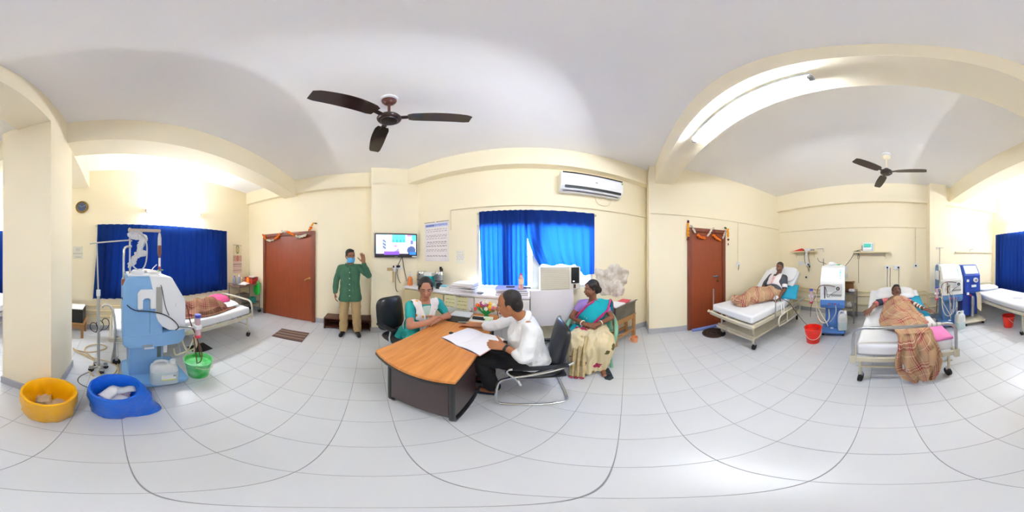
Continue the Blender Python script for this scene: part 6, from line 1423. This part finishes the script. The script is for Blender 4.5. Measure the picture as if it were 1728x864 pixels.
obj('bag', G().lathe([(0, 1.80), (.02, 1.79), (.032, 1.74), (.034, 1.66)], n=16, sy=.6), mat('clear_bag', 'e6e9ec', .2), t, smooth=True); obj('blood', G().lathe([(.034, 1.66), (.033, 1.58), (.02, 1.545), (.01, 1.53), (0, 1.53)], n=16, sy=.6), mat('dried_blood', '7a5248', .4), t, smooth=True)
obj('spike', G().cyl((0, 0, 1.53), (0, 0, 1.44), .012), m_whitepl, t, smooth=True); obj('chamber', G().cyl((0, 0, 1.44), (0, 0, 1.37), .014), mat('red_chamber', '9a4a52', .3), t, smooth=True); obj('drip_tube', G().tube([(0, .03, 1.46), (-.01, .08, 1.42), (-.01, .09, 1.38), (0, .06, 1.37)], .005, 6, smooth=2), m_whitepl, t, smooth=True)
jerrycan('white labelled fluid can on the base of the large pale blue machine', (-.43, -1.395, .146), PI-.15, .33, .25, .15, .58)
# marbled green tub
t = bucket('marbled green plastic tub on the floor below the blanketed bed', (-.86, -1.54, 0), .155, .26, mat('marbled_green_plastic', '12b03a', .35, col2='8fe0a0', vs_=9), 'plastic_tub', False, 'tub')
obj('tub_wire', G().tube([(.16*math.cos(a), .16*math.sin(a), .235-.07*math.sin(a-.9)) for a in (.9, 1.3, 1.7, 2.1, 2.5)], .004, 6), mat('cream_wire', 'e6cfc0', .4), t)
tubeobj('blood_line', 'dark tube hanging from the dialyser into the green tub', 'tube', [(-.71, -1.36, .72), (-.74, -1.37, .5), (-.78, -1.42, .30), (-.82, -1.50, .22), (-.88, -1.50, .24), (-.86, -1.46, .45), (-.76, -1.38, .66)], .006, m_bld)
tubeobj('drain_hose', 'pair of cream drain hoses looping behind the green tub', 'hose', [(-.74, -1.36, .72), (-.82, -1.50, .55), (-.88, -1.62, .38), (-.75, -1.72, .28), (-.62, -1.62, .33), (-.58, -1.55, .50)], .011, m_hose)
# waste bins with liners
def bin_(label, loc, r, h, col, dk, contents, flare=None, name='waste_bin'):
    t = thing(name, label, 'bin', loc, 0, 'lined waste bins')
    obj('bin_body', G().lathe([(0, .004), (r*.66, .004), (r*.94, h*.96), (r*.91, h*.96), (r*.63, .012), (0, .012)], n=32), mat('bin_'+dk, dk, .5), t, smooth=True)
    n = 72; R = []; rnd = random.Random(len(label))
    def ring(f, z, wob, out=0.0):
        P = []
        for k in range(n):
            a = 2*PI*k/n; q = f*r*(1+wob*noise.noise(Vector((math.cos(a)*2.2, math.sin(a)*2.2, z*9)))+wob*.5*noise.noise(Vector((math.cos(a)*6, math.sin(a)*6, z*5))))
            if flare and out:
                q += out*max(0, math.cos(a-flare))**8
            P.append((q*math.cos(a), q*math.sin(a), z))
        return P
    R = [ring(.02, h*.22, .1), ring(.40, h*.24, .15), ring(.56, h*.30, .14), ring(.63, h*.50, .12), ring(.73, h*.74, .09), ring(.85, h*.93, .05), ring(.95, h*1.0, .03), ring(1.03, h*1.0, .03), ring(1.05, h*.93, .05, .02), ring(1.03, h*.72, .07, .06), ring(.98, h*.45, .10, .08), ring(.90, h*.18, .12, .13), ring(.86, .012, .12, .16), ring(.80, .004, .1, .12)]
    o = obj('bin_liner', G().rings(R, caps=False), mat('liner_'+col, col, .35, spec=.5, bump=.5, bs=18), t, smooth=True, solid=.003)
    return t
yb = bin_('round waste bin with yellow liner at the foot of the pillar', (.435, -1.005, 0), .185, .36, 'eeb000', 'd8c890', None)
for k, (x, y) in enumerate(((.03, .02), (-.05, -.03), (.06, -.05))):
    o = obj('clear_wrapper', G().grid(lambda u, v: ((u-.5)*.15, (v-.5)*.11, .03*noise.noise(Vector((u*4, v*4, k)))), 8, 6), MC.get('wrapper_clear') or clear('wrapper_clear', 'efe9d8', .45, .2), smooth=True, solid=.002); place(o, (.435+x, -1.005+y, .13+.025*k), k); tag(o, ('flattened', 'crumpled', 'topmost')[k]+' clear wrapper inside the yellow lined bin', 'wrapper', 'wrappers in the yellow bin')
bb_ = bin_('round waste bin with blue liner between yellow bin and machine', (.0, -1.145, 0), .185, .37, '1268e0', 'c83a34', None, flare=math.radians(172))
for k, (x, y, a, w_, mm) in enumerate(((.0, .03, .3, .20, mp[0]), (-.03, -.04, -.4, .18, mat('printed_pack', 'dfe3e6', .5, col2='b98a86', vs_=25)), (.03, .0, .9, .17, mp[0]), (-.08, -.01, .1, .13, mat('torn_pouch', 'c9cfd8', .3)))):
    o = obj('paper_scrap', G().grid(lambda u, v, w_=w_: ((u-.5)*w_, (v-.5)*w_*.6, .012*math.sin(u*5)+.01*math.sin(v*4)), 6, 4), mm, smooth=True, solid=.003); place(o, (.0+x, -1.145+y, .24+.024*k), a); tag(o, ('lowest white paper scrap inside the blue lined bin', 'printed packet inside the blue lined bin', 'topmost folded white paper inside the blue lined bin', 'torn silvery pouch inside the blue lined bin')[k], 'paper', 'rubbish in the blue bin')
# drip stand
t = thing('drip_stand', 'tall steel drip stand with T bar left of the pale blue machine', 'stand', (.19, -1.84, 0), 0)
m_std = mat('stand_steel', 'c6c5be', .4, metal=.5)
obj('lower_pole', G().cyl((0, 0, .06), (.0, 0, 1.12), .018), m_std, t, smooth=True); obj('upper_pole', G().cyl((0, 0, 1.10), (.02, 0, 1.70), .009), m_std, t, smooth=True)
obj('t_bar', G().tube([(.10, 0, 1.69), (.02, 0, 1.70), (-.36, .0, 1.73), (-.38, 0, 1.72)], .008, 8), m_std, t, smooth=True)
obj('collar', G().cyl((0, 0, 1.09), (0, 0, 1.16), .024), m_whitepl, t, smooth=True)
for k in range(4):
    a = PI/2*k+.5; e = V(.09*math.cos(a), .09*math.sin(a), .055); l = obj('foot', G().bar((0, 0, .075), e, .03, .018), m_std, t, bev=.004); castor(l, (e.x, e.y, .03), .03, a+PI/2)
t = thing('prop_tube', 'bare bent steel tube standing between drip stand and machine', 'tube', (.0, -1.92, 0)); obj('tube', G().tube([(.05, -.06, .02), (.0, 0, .42), (-.0, -.02, .75), (.04, -.04, .92), (.12, -.06, .95), (.16, -.06, .90)], .014, 8, smooth=1), m_std, t, smooth=True)
obj('cross_tube', G().cyl((0, 0, .42), (-.10, .02, .42), .011), m_std, t, smooth=True)
obj('coiled_lead', G().tube([(.10+.06*math.cos(a*1.0)+.01*a, -.07+.012*a, .68+.075*math.sin(a)) for a in [i*.42 for i in range(40)]], .005, 6), m_cable, t, smooth=True)
# stool with the black speaker box
t = thing('wooden_stool', 'low raw wooden stool against the wall behind the pillar', 'stool', (.76, -2.92, 0))
for sx in (-.19, .19):
    for sy in (-.16, .16): obj('leg', G().box(sx-.022, sx+.022, sy-.022, sy+.022, 0, .28), m_pine, t, bev=.003)
obj('seat_board', G().box(-.23, .23, -.20, .20, .28, .31), m_pine, t, bev=.004); obj('stool_rail', G().box(-.17, .17, .15, .17, .20, .27), m_pine, t)
t = thing('black_case', 'black box with white paper on top, on the wooden stool', 'box', (.76, -2.92, .3105)); obj('case_body', G().box(-.20, .20, -.15, .15, 0, .27), m_black, t, bev=.008); obj('paper_cover', G().box(-.20, .20, -.155, .155, .271, .285), mp[0], t, bev=.003)
t = thing('pipe_valve', 'dark round valve wheel on the wall above the black box', 'valve', (.81, SY, .56), RS); obj('stem', G().cyl((0, 0, 0), (0, -.05, 0), .012), m_brass, t, smooth=True); obj('knob', G().ell((0, -.065, 0), (.034, .026, .034)), mat('dark_knob', '4a3428', .4), t, smooth=True)
# wall clock, notice, hanging calendar
t = thing('wall_clock', 'round wall clock with gold rim and grey blue face near the pillar', 'clock', (.655, SY, 2.55), RS)
obj('clock_rim', G().tube([(.112*math.cos(a), -.022, .112*math.sin(a)) for a in [2*PI*i/32 for i in range(32)]], .019, 8, closed=True), mat('gold_rim', 'b08a44', .3, metal=.8, col2='7a5c2c', vs_=8), t, smooth=True)
obj('clock_face', G().cyl((0, -.001, 0), (0, -.024, 0), .104, n=32), mat('clock_face', '4d5878', .35), t, smooth=True)
for a, l, w_ in ((2.6, .06, .010), (.45, .08, .007)): obj('clock_hand', G().bar((0, -.028, 0), (l*math.cos(a), -.028, l*math.sin(a)), w_, .003), mat('pale_hand', 'bcd8dc', .4), t)
for k in range(12): obj('hour_mark', G().cyl((.088*math.cos(k*PI/6), -.024, .088*math.sin(k*PI/6)), (.088*math.cos(k*PI/6), -.027, .088*math.sin(k*PI/6)), .005, n=6), MC['pale_hand'], t)
o = painted('pasted_notice', .205, .25, 18, 22, lambda u, v: 'b9b4a4' if (.42 < v < .47 or (.12 < v < .16 and .2 < u < .85) or (.25 < v < .28 and .4 < u < .6)) else ('d6d2c4' if (.62 < v < .85 and abs(u-.5) < .2) else 'e4e0d0'), y=-.002); place(o, (.74, SY, 1.49), RS); tag(o, 'small white notice pasted on the wall below the clock', 'notice')
def cal(u, v):
    if v > .62:
        d = math.hypot((u-.5)*1.1, (v-.85)*1.3)
        if d < .10: return 'c8b878'
        if d < .22: return '8a8a5c' if d > .14 else 'd8cc98'
        return 'ece0c0'
    if v > .42: return ('d07a60' if math.hypot(u-.5, v-.52) < .12 else ('c89a88' if math.sin(u*40)*math.sin(v*70) > 0 else 'dcb8a8'))
    if .30 < v < .33 or .22 < v < .25 or .08 < v < .10: return 'b09a90'
    return 'e6cdbf'
t = thing('hanging_calendar', 'long printed hanging calendar on the wall in the corner by the wide door', 'calendar', (-2.96, SY, 0), RS); painted('calendar_sheet', .31, .74, 22, 48, cal, t, y=-.004, z=1.10, thick=.003); obj('hanger_strip', G().box(-.155, .155, -.010, -.002, 1.835, 1.845), MC['tin_strip'], t)
# blanketed bed
B1 = (-1.06, -2.42, 0); R1 = PI/2
bed('cream hospital bed under the navy curtain, check blanket heaped on it', B1, R1, 2.25, .92, .47, .13, .0, .26, 0, 0, .05)
def bl1(u, v):
    x = -.40+.74*u; y = -.72+1.62*v; c = .04*math.sin(y*3); d = (x-.02-c)/.20
    b = (.12+.13*math.exp(-((y-.42)/.20)**2)+.05*math.sin(y*7+1)*math.exp(-((y-.1)/.6)**2))*math.exp(-d*d)*min(1, (v+.02)*7)*min(1, (1.02-v)*6)
    z = .612+max(b+wr(x, y, .045, 6)+.012*math.sin(x*30+y*11)+.010*math.sin(y*37+x*9), .004)
    if x > .28: z = .615
    return (x+.05*math.sin(y*5), y, z)
sheet('check_blanket', 'brown check blanket heaped along the bed under the navy curtain', 'blanket', bl1, 50, 90, plaid('maroon_check_blanket', '8c6852', '77383a', 'bd9c86', 4.2), B1, R1, uv=(1.0, 1.8), th=.008)
pillow('pink pillow at the head of the blanketed bed', (-1.86, -2.52, .70), R1, .42, .32, .17, mat('pink_pillow', 'd8568a', .8)); pillow('white pillow under the pink pillow on the blanketed bed', (-1.93, -2.46, .635), R1, .60, .36, .10, m_sheet)
# instrument trolley in the corner
t = thing('instrument_trolley', 'steel instrument trolley in the corner crowded with bottles and boxes', 'trolley', (-2.98, -2.92, 0), 0)
mtr = mat('trolley_steel', '9a938a', .4, metal=.7)
obj('top_tray', G().box(-.39, .39, -.20, .20, .80, .825), mat('brown_tray', '8a6a58', .4), t, bev=.004); obj('lower_tray', G().box(-.38, .38, -.19, .19, .30, .32), mtr, t)
for sx in (-.37, .37):
    for sy in (-.18, .18): l = obj('leg', G().cyl((sx, sy, .08), (sx, sy, .88 if sx > 0 else .80), .012), mtr, t, smooth=True); castor(l, (sx, sy, .045), .045, .3)
obj('push_bar', G().cyl((.37, -.18, .87), (.37, .18, .87), .010), mtr, t, smooth=True)
TZ = .8255
wp = [(0, 0), (.036, .002), (.038, .02), (.038, .15), (.03, .19), (.014, .215), (0, .215)]
bottle('water_bottle', 'clear water bottle with blue cap on the corner trolley', 'bottle', (-2.66, -2.96, TZ), wp, clear('clear_bottle', 'b8c4d0', .55, .15), mat('blue_cap2', '2a52b0', .4), [(0, .21), (.017, .21), (.017, .24), (0, .24)], 'trolley bottles')
bottle('water_bottle', 'clear spray bottle with white neck on the corner trolley', 'bottle', (-2.76, -2.90, TZ), wp, MC['clear_bottle'], m_whitepl, [(0, .21), (.015, .21), (.015, .25), (.008, .27), (0, .27)], 'trolley bottles')
bottle('orange_bottle', 'bright orange bottle beside the red box on the corner trolley', 'bottle', (-3.03, -2.86, TZ), [(0, 0), (.05, 0), (.055, .02), (.052, .13), (.035, .17), (.02, .18), (0, .18)], mat('bright_orange', 'f58020', .4), mat('orange_cap', 'e05030', .4), [(0, .175), (.022, .175), (.022, .205), (0, .205)], 'trolley bottles')
bottle('tan_bottle', 'small tan bottle behind the white cloth on the corner trolley', 'bottle', (-2.97, -3.02, TZ), [(0, 0), (.025, 0), (.027, .09), (.012, .13), (0, .13)], mat('tan_glass', 'c8b48a', .3), m_whitepl, [(0, .13), (.012, .13), (.012, .16), (0, .16)], 'trolley bottles')
o = obj('white_cloth', G().grid(lambda u, v: ((u-.5)*.26, (v-.5)*.22, .02+.05*math.sin(u*PI)*math.sin(v*PI)+.015*noise.noise(Vector((u*5, v*5, 3)))), 12, 10), m_tow, smooth=True, solid=.01); place(o, (-2.87, -2.84, TZ+.005), .3); tag(o, 'folded white cloth on the corner trolley', 'cloth')
t = thing('red_box', 'red box with white paper on top on the corner trolley', 'box', (-3.20, -2.90, TZ)); obj('box_body', G().box(-.13, .13, -.13, .13, 0, .135), mat('red_card', 'c83a3a', .5), t, bev=.02); obj('box_lid', G().box(-.135, .135, -.135, .135, .137, .165), mat('maroon_card', '8a4440', .5), t, bev=.008); obj('paper_top', G().box(-.09, .08, -.08, .10, .166, .18, T=T3((0, 0, 0), .3)), mp[0], t, bev=.003)
g = G().ell((0, 0, -.18), (.06, .11, .15)).ell((0, .03, -.08), (.05, .08, .13)).cap((0, .0, -.02), (0, .02, .04), .02, .03); o = blob('green_bag', g, mat('green_carrier_film', '2fd24a', .35, bump=.7, bs=14), None, .010, 2); place(o, (-3.30, -2.79, .82)); tag(o, 'bright green carrier bag hanging at the corner trolley', 'bag')
o = obj('teal_box', G().box(-.09, .09, -.07, .07, 0, .14), mat('teal_box', '2a8c80', .5), bev=.006); place(o, (-3.14, -2.82, .3205), .1); tag(o, 'teal box on the lower shelf of the corner trolley', 'box')
o = obj('grey_case', G().box(-.16, .16, -.11, .11, 0, .26), mat('grey_case', '7a7468', .5), bev=.02); place(o, (-2.92, -2.95, .3205)); tag(o, 'grey brown case on the lower shelf of the corner trolley', 'case')
# floor: black mat, hoses, cord
o = obj('floor_mat', G().box(-.15, .15, -.13, .13, 0, .008), mat('black_floor_mat', '2c2a2a', .8), bev=.003); place(o, (-1.21, -2.12, 0), .06); tag(o, 'black square mat on the floor under the blanketed bed', 'mat')
def fz(pts, z=.012): return [(x, y, z+.006*math.sin(i*1.7)) for i, (x, y) in enumerate(pts)]
m_h2 = mat('tan_hose', 'cbb389', .5)
tubeobj('floor_hose', 'tan hose snaking from the pillar around the drip stand foot', 'hose', fz([(.62, -2.35), (.48, -2.20), (.34, -2.10), (.22, -2.02), (.14, -1.9), (.20, -1.75), (.10, -1.66), (.0, -1.75), (-.04, -1.95), (.0, -2.15)]), .010, m_h2, 3)
tubeobj('floor_hose', 'tan hose looped wide on the floor behind the drip stand', 'hose', fz([(.60, -2.30), (.42, -2.24), (.25, -2.30), (.10, -2.45), (.22, -2.55), (.42, -2.48), (.46, -2.30), (.30, -2.14), (.24, -1.95), (.30, -1.78), (.22, -1.68)], .016), .010, m_h2, 3)
tubeobj('floor_hose', 'tan hose curling beside the base of the pale blue machine', 'hose', fz([(.58, -2.26), (.40, -2.16), (.24, -2.08), (.10, -2.04), (-.04, -1.90), (-.03, -1.70), (.02, -1.58)], .022), .009, m_h2, 3)
tubeobj('extension_lead', 'thin dark lead curving on the floor toward the blue bin', 'cord', fz([(.28, -2.05), (.20, -1.98), (.26, -1.80), (.38, -1.66), (.36, -1.52), (.22, -1.44), (.12, -1.42)], .006), .004, m_cable, 3)
